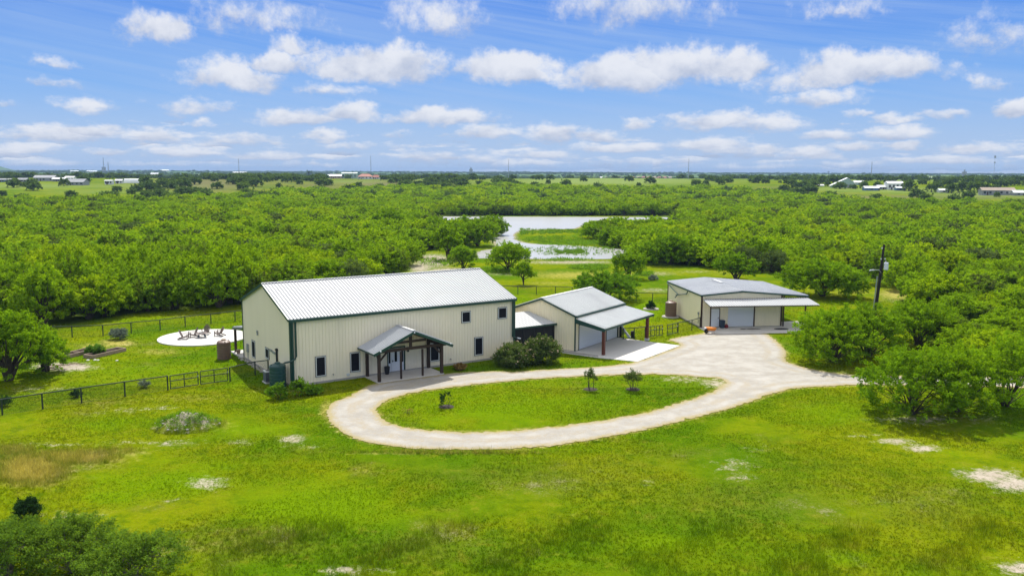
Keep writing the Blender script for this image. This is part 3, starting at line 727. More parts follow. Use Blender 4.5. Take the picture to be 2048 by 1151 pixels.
window(house, 'y', 9.95, 11.0, 0.66, 2.3, 0, -1); window(house, 'y', 5.85, 6.85, 1.35, 2.3, 0, -1, False)
mb = MB(); mb.tube([(-0.12, 3.4, 0.6), (-0.12, 3.4, 2.8)], 0.09, 8); mb.box((-0.22, 3.25, 2.6), (-0.04, 3.55, 2.75)); mb.build('vent_pipe', M['black'], house)
mb = MB()
for i in range(2): mb.box((-0.12, 4.0 + i * 0.8, 2.15 + i * 0.06), (-0.03, 4.6 + i * 0.8, 2.35 + i * 0.06))
mb.build('wall_vent', M['grey'], house)
mb = MB(); mb.box((-0.16, 12.0, 0.9), (-0.04, 12.45, 1.7)); mb.build('electric_box', M['grey'], house)
mb = MB(); mb.tube([(-0.1, 12.2, 0.9), (-0.1, 12.2, 0.2)], 0.03, 6); mb.build('conduit', M['grey'], house)
mb = MB(); mb.box((-0.14, 8.9, 3.1), (-0.03, 9.05, 3.35)); mb.lathe((-0.1, 8.97, 3.35), [(0.06, 0), (0.1, 0.1), (0.03, 0.22)], 8); mb.build('wall_lamp', M['grey'], house)
for x, z in ((3.75, 0.66), (15.6, 0.62)):
    mb = MB(); mb.tube([(x, -0.04, z), (x, -0.16, z)], 0.06, 8); mb.tube([(x, -0.14, z - 0.1), (x, -0.14, z + 0.06)], 0.025, 6); mb.build('wall_tap', M['stone'], house)
mb = MB(); mb.box((5.0, -0.1, 0.35), (5.28, -0.03, 0.55)); mb.build('outlet_box', M['frame'], house)
# front door with sidelights
dr = MB(); dr.box((9.42, -0.01, HZ0), (10.30, 0.05, 2.20))
for z0, z1 in ((0.30, 0.85),): dr.box((9.52, -0.03, z0), (9.82, -0.01, z1)); dr.box((9.92, -0.03, z0), (10.2, -0.03 + 0.02, z1))
door = dr.build('front_door', M['white'], house)
mb = MB(); mb.box((9.74, -0.03, 1.05), (9.98, -0.012, 2.0)); mb.build('door_glass', M['pane'], door)
mb = MB(); mb.box((9.50, -0.07, 1.05), (9.54, -0.01, 1.22)); mb.tube([(9.52, -0.08, 1.14), (9.62, -0.08, 1.14)], 0.018, 6); mb.build('handle', M['black'], door)
for a, b in ((9.09, 9.36), (10.36, 10.66)):
    mb = MB(); mb.box((a, -0.01, HZ0), (b, 0.05, 2.20)); s_ = mb.build('sidelight', M['white'], house)
    mb = MB(); mb.box((a + 0.05, -0.025, 0.95), (b - 0.05, -0.011, 2.05)); mb.build('pane', M['pane'], s_)
mb = MB(); mb.box((8.98, -0.09, HZ0), (9.07, 0.03, 2.45)); mb.box((10.70, -0.09, HZ0), (10.80, 0.03, 2.45)); mb.box((9.07, -0.09, 2.32), (10.70, 0.03, 2.45)); mb.build('door_frame', M['green'], house)
mb = MB(); mb.box((9.07, -0.05, 2.21), (10.70, 0.02, 2.32)); mb.box((9.37, -0.02, HZ0), (9.41, 0.04, 2.2)); mb.box((10.31, -0.02, HZ0), (10.35, 0.04, 2.2)); mb.build('door_transom', M['frame'], house)
mb = MB(); mb.box((11.0, -0.2, 1.85), (11.14, -0.03, 2.2)); mb.lathe((11.07, -0.14, 2.2), [(0.12, 0), (0.03, 0.12)], 6); mb.build('door_lamp', M['black'], house)
# the porch, open timber gable
PX0, PXC, PX1, PZR, PZE, PY = 6.12, 10.03, 13.95, 4.42, 2.78, -3.42
mb = MB()
ribbed_roof(mb, (PX0, PY, PZE), (PX0, -0.04, PZE), (PXC, -0.04, PZR), (PXC, PY, PZR), 0.305)
ribbed_roof(mb, (PX1, -0.04, PZE), (PX1, PY, PZE), (PXC, PY, PZR), (PXC, -0.04, PZR), 0.305)
mb.beam((PXC, PY, PZR + 0.05), (PXC, -0.04, PZR + 0.05), 0.3, 0.03)
prf = mb.build('porch_roof', M['roof'], house)
mb = MB(); mb.beam((PX0, PY - 0.03, PZE - 0.13), (PXC, PY - 0.03, PZR - 0.13), 0.05, 0.24); mb.beam((PX1, PY - 0.03, PZE - 0.13), (PXC, PY - 0.03, PZR - 0.13), 0.05, 0.24)
mb.beam((PX0 - 0.02, PY, PZE - 0.08), (PX0 - 0.02, -0.04, PZE - 0.08), 0.04, 0.14); mb.beam((PX1 + 0.02, PY, PZE - 0.08), (PX1 + 0.02, -0.04, PZE - 0.08), 0.04, 0.14)
mb.build('fascia', M['green'], prf)
fy = -2.72
for x, w, y, zt in ((6.93, 0.24, fy, 2.62), (9.05, 0.15, fy, 2.55), (11.2, 0.15, fy, 2.55), (13.16, 0.24, fy, 2.62), (6.93, 0.24, -0.2, 2.9), (13.16, 0.24, -0.2, 2.9)):
    mb = MB(); mb.box((x - w / 2, y - w / 2, 0.09), (x + w / 2, y + w / 2, zt)); mb.build('porch_post', M['wood'], house)
mb = MB()
for y in (fy, -0.22):
    if y == fy: mb.box((6.5, y - 0.1, 2.63), (13.6, y + 0.1, 2.87))
    mb.beam((6.3, y, 2.70), (PXC, y, PZR - 0.25), 0.16, 0.22); mb.beam((13.8, y, 2.70), (PXC, y, PZR - 0.25), 0.16, 0.22)
mb.box((8.5, fy - 0.09, 3.28), (11.55, fy + 0.09, 3.48)); mb.box((PXC - 0.1, fy - 0.11, 2.87), (PXC + 0.1, fy + 0.11, 4.15))
for x, s in ((6.93, 1), (13.16, -1)): mb.beam((x + s * 0.1, fy, 1.95), (x + s * 0.75, fy, 2.63), 0.12, 0.14)
for x in (6.93, 13.16): mb.beam((x, fy + 0.1, 2.72), (x, -0.3, 2.72), 0.16, 0.2); mb.beam((x, fy + 0.1, 2.05), (x, fy + 0.7, 2.65), 0.12, 0.12)
for k in range(4):
    y = fy + 0.5 + k * 0.55
    for s in (-1, 1): mb.beam((PXC + s * 3.7, y, 2.72), (PXC + s * 0.05, y, PZR - 0.2), 0.06, 0.12)
mb.build('porch_truss', M['wood'], house)
for x, z in ((6.75, 2.95), (10.03, 4.28), (13.7, 2.9)):
    mb = MB(); mb.lathe((x, PY - 0.09, z - 0.06), [(0.03, 0), (0.07, 0.03), (0.07, 0.1), (0.03, 0.13)], 8); mb.build('gable_lamp', M['white'], prf)
# covered terrace on the far side
mb = MB(); ribbed_roof(mb, (9.0, WA + 3.4, 2.62), (-0.1, WA + 3.4, 2.62), (-0.1, WA + 0.06, 3.1), (9.0, WA + 0.06, 3.1)); trf = mb.build('terrace_roof', M['roof'], house)
mb = MB(); mb.box((-0.16, WA + 3.42, 2.38), (9.0, WA + 3.5, 2.6)); mb.hexa([(-0.17, WA + 0.08, 2.82), (-0.11, WA + 0.08, 2.82), (-0.11, WA + 3.42, 2.36), (-0.17, WA + 3.42, 2.36)], [(-0.17, WA + 0.08, 3.06), (-0.11, WA + 0.08, 3.06), (-0.11, WA + 3.42, 2.58), (-0.17, WA + 3.42, 2.58)]); mb.build('fascia', M['green'], trf)
for x in (0.05, 4.5, 8.8):
    mb = MB(); mb.box((x - 0.11, WA + 3.05, 0.1), (x + 0.11, WA + 3.27, 2.5)); mb.build('terrace_post', M['wood'], house)
mb = MB(); mb.box((-0.35, WA + 0.1, 0.0), (9.2, WA + 3.6, 0.12)); mb.build('terrace_slab', M['concrete'], house)
mb = MB(); mb.box((6.72, -2.95, 0.0), (13.3, -0.09, 0.09)); mb.build('porch_slab', M['pad'], house)
# cobbles along the left footing
mb = MB()
for i in range(60):
    r_ = random.uniform(0.07, 0.14); y = random.uniform(6.5, 13.9); x = -random.uniform(0.15, 0.55); mb.lathe((x, y, 0), [(r_, 0), (r_ * .9, r_ * .6), (r_ * .4, r_ * .9)], 6)
tag(mb.build('cobble_strip', M['stone']), 'strip of grey cobbles along the shaded gable wall', 'cobbles', kind='stuff')
bpy.data.objects['cobble_strip'].location = (AX, AY, 0); bpy.data.objects['cobble_strip'].rotation_euler = (0, 0, AYAW)


def toA(x, y):
    c, s = math.cos(AYAW), math.sin(AYAW); return (AX + x * c - y * s, AY + x * s + y * c)


# --- screened link between house and garage
lk = empty('screened_link', (AX, AY, 0), AYAW, 'dark screened breezeway with white lean-to roof between house and garage', 'breezeway')
mb = MB(); x0, x1, x2 = LA + 0.17, 28.42, 27.18
n_ = 18
vs = []; fs = []
Lx = x1 - x0
st = [(0.0, 0.0)]; s = 0.15
while s < Lx - 0.05:
    for ds, o in ((-0.04, 0), (-0.018, .035), (0.018, .035), (0.04, 0)): st.append((s + ds, o))
    s += 0.305
st.append((Lx, 0))
for s, o in st:
    X_ = x0 + s; yt = 3.6 if X_ <= x2 else 3.6 - (X_ - x2) / (x1 - x2) * (3.6 - 0.36)
    vs += [(X_, 0.32, 2.78 + o), (X_, yt, 2.78 + (yt - 0.32) * 0.29 + o)]
for i in range(len(st) - 1): fs.append((2 * i, 2 * i + 2, 2 * i + 3, 2 * i + 1))
mb.add(vs, fs); mb.build('roof', M['roof'], lk)
mb = MB(); mb.box((x0, 0.26, 2.62), (x1 + 0.1, 0.34, 2.80)); mb.build('fascia', M['green'], lk)
mb = MB(); mb.box((x0, 0.48, 0.1), (x1 - 0.1, 0.50, 2.62)); mb.box((x0 + 0.1, 3.3, 0.1), (x2 - 0.1, 3.34, 3.5)); mb.build('screen', M['screen'], lk)
mb = MB()
for i in range(5): X_ = x0 + 0.05 + i * (x1 - x0 - 0.3) / 4; mb.box((X_ - 0.04, 0.42, 0.1), (X_ + 0.04, 0.475, 2.62))
mb.box((x0, 0.42, 1.0), (x1 - 0.15, 0.465, 1.06)); mb.build('screen_frame', M['black'], lk)
mb = MB(); mb.box((x0, 0.3, 0), (x1, 3.6, 0.1)); mb.build('floor_slab', M['pad'], lk)

# --- garage with carport
BX, BY, BYAW = 6.4983, 86.6149, -0.60518
LB, WB, EB, RB = 10.468, 8.074, 3.817, 5.227
gar = empty('garage', (BX, BY, 0), BYAW, 'cream metal garage with two roll-up doors under a carport', 'garage')
mb = MB(); mb.box((-WB - 0.05, -0.05, 0), (0.0, LB + 0.05, 0.12)); mb.build('foundation', M['stone'], gar)
gb = lambda s: EB + (RB - EB) * (1 - abs(s - WB / 2) / (WB / 2)) - 0.05
mb = MB()
ribbed(mb, (-WB, 0), (0, 0), 0.12, gb, normal=(0, -1)); ribbed(mb, (-WB, LB), (0, LB), 0.12, gb, normal=(0, 1))
ribbed(mb, (-WB, 0), (-WB, LB), 0.12, lambda s: EB - 0.03, normal=(-1, 0))
ribbed(mb, (0, 0), (0, LB), 0.12, lambda s: EB - 0.03, normal=(1, 0), holes=[(0.78, 6.0, 0, 2.68), (6.75, 9.35, 0, 2.6)])
mb.build('wall', M['wall_b'], gar)
zb = EB - 0.15 * (RB - EB) / (WB / 2)
mb = MB()
ribbed_roof(mb, (0.15, -0.15, zb + .06), (0.15, LB + 0.15, zb + .06), (-WB / 2, LB + 0.15, RB + .06), (-WB / 2, -0.15, RB + .06))
ribbed_roof(mb, (-WB - 0.15, LB + 0.15, zb + .06), (-WB - 0.15, -0.15, zb + .06), (-WB / 2, -0.15, RB + .06), (-WB / 2, LB + 0.15, RB + .06))
mb.beam((-WB / 2, -0.15, RB + .10), (-WB / 2, LB + 0.15, RB + .10), 0.3, 0.03)
mb.build('roof', M['roof_b'], gar)
for y in (-0.19, LB + 0.19):
    mb = MB(); mb.beam((0.15, y, zb - 0.03), (-WB / 2, y, RB - 0.03), 0.05, 0.2); mb.beam((-WB - 0.15, y, zb - 0.03), (-WB / 2, y, RB - 0.03), 0.05, 0.2); mb.build('rake_trim', M['green'], gar)
for x, y in ((0, 0), (0, LB), (-WB, 0), (-WB, LB)): mb = MB(); mb.box((x - 0.06, y - 0.06, 0.12), (x + 0.06, y + 0.06, EB - 0.1)); mb.build('corner_trim', M['green'], gar)
mb = MB(); mb.box((0.12, -0.15, zb - 0.16), (0.3, LB + 0.15, zb + 0.03)); mb.build('gutter', M['green'], gar)
for a, b, h in ((0.78, 6.0, 2.68), (6.75, 9.35, 2.6)):
    mb = MB(); n_ = 9
    for i in range(n_):
        z0 = 0.02 + i * (h - 0.02) / n_; mb.box((-0.10, a, z0 + 0.012), (-0.055, b, z0 + (h - 0.02) / n_ - 0.012))
    mb.box((-0.14, a, 0.02), (-0.10, b, h)); mb.build('garage_door', M['white'], gar)
    mb = MB(); mb.box((-0.04, a - 0.08, 0.02), (0.05, a, h)); mb.box((-0.04, b, 0.02), (0.05, b + 0.08, h)); mb.box((-0.04, a - 0.08, h), (0.05, b + 0.08, h + 0.08)); mb.build('door_frame', M['fence'], gar)
CPX, CPZ = 3.55, 2.86
mb = MB(); ribbed_roof(mb, (CPX, -0.15, CPZ), (CPX, LB + 0.55, CPZ), (0.3, LB + 0.2, 3.52), (0.3, -0.15, 3.52), 0.305)
cpr = mb.build('carport_roof', M['roof_b'], gar)
mb = MB()
for ya, yb in ((-0.19, -0.19), (LB + 0.24, LB + 0.59)):
    mb.hexa([(0.1, ya - 0.03, 3.05), (0.1, ya + 0.03, 3.05), (CPX, yb + 0.03, 2.50), (CPX, yb - 0.03, 2.50)], [(0.1, ya - 0.03, 3.50), (0.1, ya + 0.03, 3.50), (CPX, yb + 0.03, CPZ - 0.04), (CPX, yb - 0.03, CPZ - 0.04)])
mb.box((CPX - 0.02, -0.22, 2.62), (CPX + 0.06, LB + 0.62, CPZ - 0.02)); mb.build('carport_fascia', M['green'], cpr)
for (x, y) in ((3.32, 0.02), (3.45, 9.7)):
    mb = MB(); mb.box((x - 0.14, y - 0.14, 0.06), (x + 0.14, y + 0.14, 2.62)); po = mb.build('carport_post', M['redwood'], gar)
    mb = MB(); mb.box((x - 0.2, y - 0.2, 0.05), (x + 0.2, y + 0.2, 0.32 if y > 1 else 0.12)); mb.build('post_footing', M['concrete'], po)
mb = MB(); mb.box((0.05, 9.75, 0.1), (0.22, 10.1, 2.9)); mb.build('downspout', M['black'], gar)
GP = gpoly([(1113,703.6),(1192,715),(1274.7,723.5),(1360.4,691.3),(1300,684),(1243,676),(1200,670)])
lo = [(x, y, 0.0) for x, y in GP]; hi = [(x, y, 0.055) for x, y in GP]
tag(MB().hexa(lo, hi).build('garage_pad', M['concrete']), kind='structure')
mb = MB(); a, b = G(1113, 702.6), G(1196, 714); mb.beam((a[0], a[1], 0.1), (b[0], b[1], 0.1), 0.14, 0.2)
tag(mb.build('retaining_kerb', M['stone']), 'low dark kerb edging the garage pad beside the lawn', 'kerb')
# leaning white gutter piece
c_, s_ = math.cos(BYAW), math.sin(BYAW)
def toB(x, y): return (BX + x * c_ - y * s_, BY + x * s_ + y * c_)
p = toB(0.2, 9.95); q = toB(1.35, 9.75)
mb = MB(); mb.tube([(q[0], q[1], 0.1), (p[0] + .4 * (q[0] - p[0]), p[1] + .4 * (q[1] - p[1]), 0.75), (p[0], p[1], 1.35)], [0.16, 0.13, 0.09], 10)
tag(mb.build('white_chute', M['white']), 'white plastic pipe leaning against the garage wall end', 'pipe')
p = toB(1.3, 10.5)
mb = MB(); mb.lathe((p[0], p[1], 0.05), [(0.2, 0), (0.24, 0.3), (0.24, 0.62), (0.2, 0.66), (0.18, 0.70)], 12); tag(mb.build('dark_bucket', M['rubber']), 'small black bin behind the white leaning pipe', 'bin')

# --- workshop
CX, CY, CYAW = 22.5427, 100.6456, 0.13023
LC, WC, EC, RC = 12.844, 9.978, 3.935, 4.345
shop = empty('workshop', (CX, CY, 0), CYAW, 'low cream metal workshop with grey roof and white awning', 'workshop')
sC = (RC - EC) / (WC / 2); XR = 13.3; ZR = RC - (XR - WC / 2) * sC
gc = lambda s: RC - abs(s - WC / 2) * sC - 0.05
mb = MB(); mb.box((-0.05, -0.05, 0), (WC + 0.05, LC + 0.05, 0.1)); mb.build('foundation', M['stone'], shop)
mb = MB()
ribbed(mb, (0, 0), (WC, 0), 0.1, gc, normal=(0, -1), holes=[(1.2, 2.22, 0, 2.3), (3.3, 6.5, 0, 2.62)]); ribbed(mb, (0, LC), (WC, LC), 0.1, gc, normal=(0, 1))
ribbed(mb, (0, 0), (0, LC), 0.1, lambda s: EC - 0.05, normal=(-1, 0)); ribbed(mb, (WC, 0), (WC, LC), 0.1, lambda s: EC - 0.05, normal=(1, 0))
mb.build('wall', M['wall_b'], shop)
mb = MB()
ribbed_roof(mb, (-0.12, LC + 0.12, EC + .05), (-0.12, -0.12, EC + .05), (WC / 2, -0.12, RC + .06), (WC / 2, LC + 0.12, RC + .06))
ribbed_roof(mb, (XR, -0.12, ZR + .05), (XR, LC + 0.12, ZR + .05), (WC / 2, LC + 0.12, RC + .06), (WC / 2, -0.12, RC + .06))
mb.beam((WC / 2, -0.12, RC + .09), (WC / 2, LC + 0.12, RC + .09), 0.3, 0.03); mb.build('roof', M['roof_c'], shop)
mb = MB(); mb.beam((WC / 2, 6.6, RC + 0.17), (WC / 2, 9.6, RC + 0.17), 0.45, 0.16); mb.build('ridge_vent', M['roof'], shop)
mb = MB()
for y in (-0.16, LC + 0.16):
    mb.beam((-0.12, y, EC - 0.03), (WC / 2, y, RC - 0.03), 0.05, 0.17); mb.beam((XR, y, ZR - 0.03), (WC / 2, y, RC - 0.03), 0.05, 0.17)
mb.box((-0.19, -0.15, EC - 0.12), (-0.13, LC + 0.15, EC + 0.04)); mb.box((XR + 0.01, -0.15, ZR - 0.12), (XR + 0.07, LC + 0.15, ZR + 0.04))
mb.build('trim', M['green'], shop)
mb = MB()
for x, y in ((0, 0), (WC, 0), (0, LC), (WC, LC)): mb = MB(); mb.box((x - 0.09, y - 0.09, 0.1), (x + 0.09, y + 0.06, gc(x))); mb.build('corner_post', M['rust'], shop)
for x in (1.115, 6.58): mb = MB(); mb.box((x - .065, -0.08, 0.1), (x + .065, 0.02, 3.0)); mb.build('jamb', M['rust'], shop)
mb = MB(); mb.box((1.2, -0.02, 0.12), (2.22, 0.03, 2.3)); d_ = mb.build('side_door', M['white'], shop)
mb = MB(); mb.box((2.06, -0.07, 1.1), (2.12, -0.02, 1.25)); mb.build('handle', M['black'], d_)
mb = MB(); mb.box((1.14 + .04, -0.05, 2.3), (2.3, 0.03, 2.38)); mb.box((2.22, -0.05, 0.1), (2.3, 0.03, 2.3)); mb.build('door_frame', M['rust'], shop)
mb = MB()
for i in range(10): mb.box((3.3, -0.0, 0.12 + i * 0.25 + 0.01), (6.5, 0.03, 0.12 + i * 0.25 + 0.24))
mb.box((3.3, 0.03, 0.1), (6.5, 0.06, 2.62)); mb.build('garage_door', M['white'], shop)
mb = MB(); ribbed_roof(mb, (0.15, -2.5, 3.02), (13.35, -2.9, 3.02), (13.2, -0.2, 3.45), (0.1, -0.2, 3.45), 0.305); aw = mb.build('awning', M['roof'], shop)
mb = MB()
mb.beam((0.15, -2.46, 2.93), (13.35, -2.86, 2.93), 0.05, 0.12)
for x in (0.2, 4.5, 8.8, 13.1): mb.beam((x, -0.25, 3.33), (x, -2.5 - x * 0.025, 2.9), 0.06, 0.12)
mb.beam((0.12, -0.2, 3.44), (13.2, -0.2, 3.44), 0.07, 0.12)
mb.build('awning_frame', M['rust'], aw)
for x, y in ((10.25, -0.05), (XR - 0.25, 0.0), (XR - 0.25, 6.4), (XR - 0.25, LC - 0.2)):
    mb = MB(); mb.box((x - 0.07, y - 0.07, 0.04), (x + 0.07, y + 0.07, ZR if x > 11 else ZR + 0.1)); mb.build('lean_to_post', M['rust'], shop)
mb = MB(); mb.tube([(-0.25, 4.4, EC - 0.12), (-0.3, 4.6, EC - 0.5), (-0.35, 8.6, 2.75)], 0.07, 6); mb.build('downspout', M['green'], shop)
mb = MB(); mb.tube([(-0.25, 12.6, EC - 0.15), (-0.3, 7.9, 2.95), (-0.7, 7.9, 2.5)], 0.07, 6); mb.build('downspout', M['green'], shop)
mb = MB(); mb.tube([(-0.12, 0.7, 0.5), (-0.12, 0.7, 1.6)], 0.04, 6); mb.box((-0.2, 0.6, 1.55), (-0.05, 0.8, 1.8)); mb.build('wall_meter', M['grey'], shop)
def toC(x, y):
    c, s = math.cos(CYAW), math.sin(CYAW); return (CX + x * c - y * s, CY + x * s + y * c)
pc = [toC(-0.3, -0.06), toC(-0.2, -4.0), toC(10.4, -4.3), toC(13.8, -4.2), toC(13.8, 3.0), toC(10.05, 3.0), toC(10.05, -0.06)]
tag(MB().hexa([(x, y, 0.0) for x, y in pc], [(x, y, 0.045) for x, y in pc]).build('workshop_pad', M['pad']), kind='structure')

# --- round patio
pcx, pcy = -34.25, 93.6
patio_r = 4.78
mb = MB(); mb.lathe((pcx, pcy, 0), [(patio_r, 0), (patio_r, 0.10)], 72); tag(mb.build('round_patio', M['concrete']), kind='structure')

# ------------------------------------------------------------------ things round the houses
def ac_unit(loc, rz):
    o = empty('air_conditioner', (*loc, 0), rz, 'round-cornered grey air conditioner beside the dark green tank', 'air conditioner')
    mb = MB(); mb.box((-0.5, -0.5, 0), (0.5, 0.5, 0.1)); mb.build('base_pad', M['concrete'], o)
    def sq(r, z, n=6, k=0.12):
        pts = []
        for cx, cy2, a0 in ((r - k, r - k, 0), (-r + k, r - k, 90), (-r + k, -r + k, 180), (r - k, -r + k, 270)):
            for j in range(n + 1): a = R(a0 + 90 * j / n); pts.append((cx + k * math.cos(a), cy2 + k * math.sin(a), z))
        return pts
    mb = MB(); mb.hexa(sq(0.42, 0.1), sq(0.42, 1.0)); mb.build('coil_cabinet', M['dgrey'], o)
    mb = MB()
    for i in range(-5, 6):
        for s in (-1, 1): mb.box((i * 0.066 - 0.008, s * 0.425 - 0.006, 0.14), (i * 0.066 + 0.008, s * 0.425 + 0.006, 0.98)); mb.box((s * 0.425 - 0.006, i * 0.066 - 0.008, 0.14), (s * 0.425 + 0.006, i * 0.066 + 0.008, 0.98))
    mb.build('grille', M['grey'], o)
    mb = MB(); mb.hexa(sq(0.45, 0.98), sq(0.45, 1.06)); mb.build('top_rim', M['frame'], o)
    mb = MB(); mb.lathe((0, 0, 1.062), [(0.33, 0), (0.33, 0.02), (0.1, 0.05), (0.02, 0.06)], 20); mb.build('fan_guard', M['black'], o)
ac_unit(toA(-1.05, 2.75), AYAW)


def water_tank(loc, r, h, m_, label, ribs=6):
    o = empty('water_tank', (*loc, 0), 0, label, 'water tank')
    prof = [(r * 0.98, 0)]
    for i in range(ribs):
        z = h * (i + 0.5) / ribs; dz = h / ribs * 0.5
        prof += [(r, z - dz * 0.8), (r, z + dz * 0.55), (r * 0.965, z + dz * 0.7), (r * 0.965, z + dz * 0.85)]
    prof += [(r, h), (r * 0.93, h + 0.07), (r * 0.6, h + 0.17), (r * 0.3, h + 0.22)]
    mb = MB(); mb.lathe((0, 0, 0), prof, 28); mb.build('tank_body', M[m_], o)
    mb = MB(); mb.lathe((0, 0, h + 0.2), [(r * 0.34, 0), (r * 0.34, 0.09), (r * 0.28, 0.12)], 16); mb.build('lid', M[m_ if m_ != 'tan' else 'timber'], o)
    for k in range(4):
        mb = MB(); a = k * PI / 2 + 0.6; mb.box((r * .75 * math.cos(a) - 0.05, r * .75 * math.sin(a) - 0.05, h), (r * .75 * math.cos(a) + 0.05, r * .75 * math.sin(a) + 0.05, h + 0.18))
        mb.build('lifting_lug', M[m_], o)
    return o
water_tank(toA(-0.95, 0.72), 0.70, 1.85, 'tank_g', 'dark green plastic rain tank at the shaded house corner')
water_tank(toA(-1.75, 14.55), 0.66, 1.65, 'tan', 'brown ribbed rain tank behind the gable end of the house')
water_tank(toC(-1.15, 8.0), 0.72, 1.85, 'tan', 'brown ribbed rain tank against the workshop side wall')
mb = MB(); x, y = toC(-1.15, 8.0); mb.lathe((x, y, 0), [(1.15, 0), (1.1, 0.12), (0.2, 0.14)], 20); tag(mb.build('tank_base', M['stone']), 'round stone base under the workshop rain tank', 'tank base')


def chair(loc, rz, label):
    """low slatted garden armchair with a fanned leaning back; faces +x"""
    o = empty('garden_chair', (*loc, 0.1), rz, label, 'chair', 'slatted armchairs round the patio table')
    mb = MB()
    for i in range(6): mb.beam((0.42 - i * 0.1, -0.28, 0.37 - i * 0.028), (0.42 - i * 0.1, 0.28, 0.37 - i * 0.028), 0.085, 0.025)
    mb.build('seat', M['chair'], o)
    mb = MB()
    for i in range(-3, 4): L_ = 0.92 - 0.028 * i * i; mb.beam((-0.12, i * 0.082, 0.22), (-0.12 - L_ * 0.42, i * 0.105, 0.22 + L_ * 0.90), 0.074, 0.025, up=(1, 0, 0))
    mb.beam((-0.2, -0.27, 0.45), (-0.2, 0.27, 0.45), 0.05, 0.04); mb.beam((-0.36, -0.3, 0.78), (-0.36, 0.3, 0.78), 0.05, 0.04)
    mb.build('backrest', M['chair'], o)
    for s in (-1, 1):
        mb = MB(); mb.beam((0.42, s * 0.33, 0), (0.42, s * 0.33, 0.55), 0.09, 0.04); mb.build('leg', M['chair'], o)
        mb = MB(); mb.beam((0.46, s * 0.3, 0.34), (-0.62, s * 0.3, 0.03), 0.04, 0.11); mb.build('leg', M['chair'], o)
        mb = MB(); mb.box((-0.35, s * 0.36 - 0.07, 0.55), (0.5, s * 0.36 + 0.07, 0.58)); mb.build('armrest', M['chair'], o)
    return o
chair((-35.95, 92.35), R(8), 'brown slatted patio chair facing right, leftmost of four')
chair((-35.35, 93.6), R(215), 'brown slatted patio chair turned away, left of the fire table')
chair((-34.5, 95.2), R(-88), 'brown slatted patio chair seen from the front, behind the fire table')
chair((-32.7, 94.3), R(170), 'brown slatted patio chair facing left, rightmost of four')
o = empty('fire_table', (-34.35, 93.35, 0.1), 0.3, 'low octagonal dark fire table in the middle of the round patio', 'table')
mb = MB(); mb.lathe((0, 0, 0.44), [(0.66, 0), (0.70, 0.03), (0.66, 0.06), (0.30, 0.062)], 8); mb.build('table_top', M['chair'], o)
mb = MB(); mb.lathe((0, 0, 0.40), [(0.26, 0), (0.30, 0.13), (0.24, 0.14)], 12); mb.build('fire_bowl', M['black'], o)
for k in range(4):
    a = k * PI / 2 + PI / 4; mb = MB(); mb.beam((0.58 * math.cos(a), 0.58 * math.sin(a), 0), (0.30 * math.cos(a), 0.30 * math.sin(a), 0.44), 0.09, 0.07); mb.build('leg', M['blue'], o)
# raised beds
def bed(cx, cy, L_, w, rz, label, plant):
    o = empty('raised_bed', (cx, cy, 0), rz, label, 'garden bed')
    mb = MB(); hh = 0.34
    mb.box((-L_ / 2, -w / 2, 0), (L_ / 2, -w / 2 + 0.1, hh)); mb.box((-L_ / 2, w / 2 - 0.1, 0), (L_ / 2, w / 2, hh))
    mb.box((-L_ / 2, -w / 2 + 0.1, 0), (-L_ / 2 + 0.1, w / 2 - 0.1, hh)); mb.box((L_ / 2 - 0.1, -w / 2 + 0.1, 0), (L_ / 2, w / 2 - 0.1, hh)); mb.build('bed_boards', M['timber'], o)
    mb = MB(); mb.box((-L_ / 2 + 0.1, -w / 2 + 0.1, 0.0), (L_ / 2 - 0.1, w / 2 - 0.1, 0.12)); mb.build('soil', M['soil'], o)
    if not plant:
        mb = MB(); mb.box((-0.1, -w / 2 + 0.1, 0.1), (0.0, w / 2 - 0.1, 0.3)); mb.build('divider_board', M['timber'], o)
    return o
bed(-43.75, 84.65, 4.3, 1.25, R(70), 'empty weathered raised garden bed, left one, partly behind the big tree', False)
bed(-41.0, 84.75, 4.1, 1.25, R(66), 'weathered raised garden bed with a bushy plant growing in it', True)
for px_, py_, s in ((176, 720.5, .14), (190, 720, .14), (196, 720.2, .12), (234, 721, .12)):
    x, y = G(px_, py_); mb = MB(); mb.lathe((x, y, 0), [(s * 1.2, 0), (s * 1.25, s * .4), (s * .7, s * .7)], 7)
    tag(mb.build('flat_stone', M['concrete']), 'small pale flat stone lying in the grass below the raised beds', 'stone', 'pale stones by the raised beds')
# bin and red jug by the workshop door, oil cloths
x, y = toC(2.45, -0.45); o = empty('wheeled_bin', (x, y, 0.045), CYAW, 'blue-grey lidded bin beside the white workshop door', 'bin')
mb = MB(); mb.hexa([(-0.2, -0.2, 0), (0.2, -0.2, 0), (0.2, 0.2, 0), (-0.2, 0.2, 0)], [(-0.27, -0.27, 0.85), (0.27, -0.27, 0.85), (0.27, 0.27, 0.85), (-0.27, 0.27, 0.85)]); mb.build('bin_body', M['blue'], o)
mb = MB(); mb.hexa([(-0.3, -0.3, 0.85), (0.3, -0.3, 0.85), (0.3, 0.3, 0.85), (-0.3, 0.3, 0.85)], [(-0.22, -0.22, 0.95), (0.22, -0.22, 0.95), (0.22, 0.22, 0.95), (-0.22, 0.22, 0.95)]); mb.build('lid', M['blue'], o)
x, y = toC(2.98, -0.4); o = empty('fuel_can', (x, y, 0.045), CYAW, 'squat dark red can on the slab left of the workshop roll-up door', 'fuel can')
mb = MB(); mb.lathe((0, 0, 0), [(0.2, 0), (0.25, 0.06), (0.25, 0.28), (0.16, 0.38)], 12); mb.build('can_body', M['red'], o)
mb = MB(); mb.tube([(-0.12, 0, 0.36), (-0.1, 0, 0.46), (0.1, 0, 0.46), (0.12, 0, 0.36)], 0.025, 6); mb.build('handle', M['red'], o)
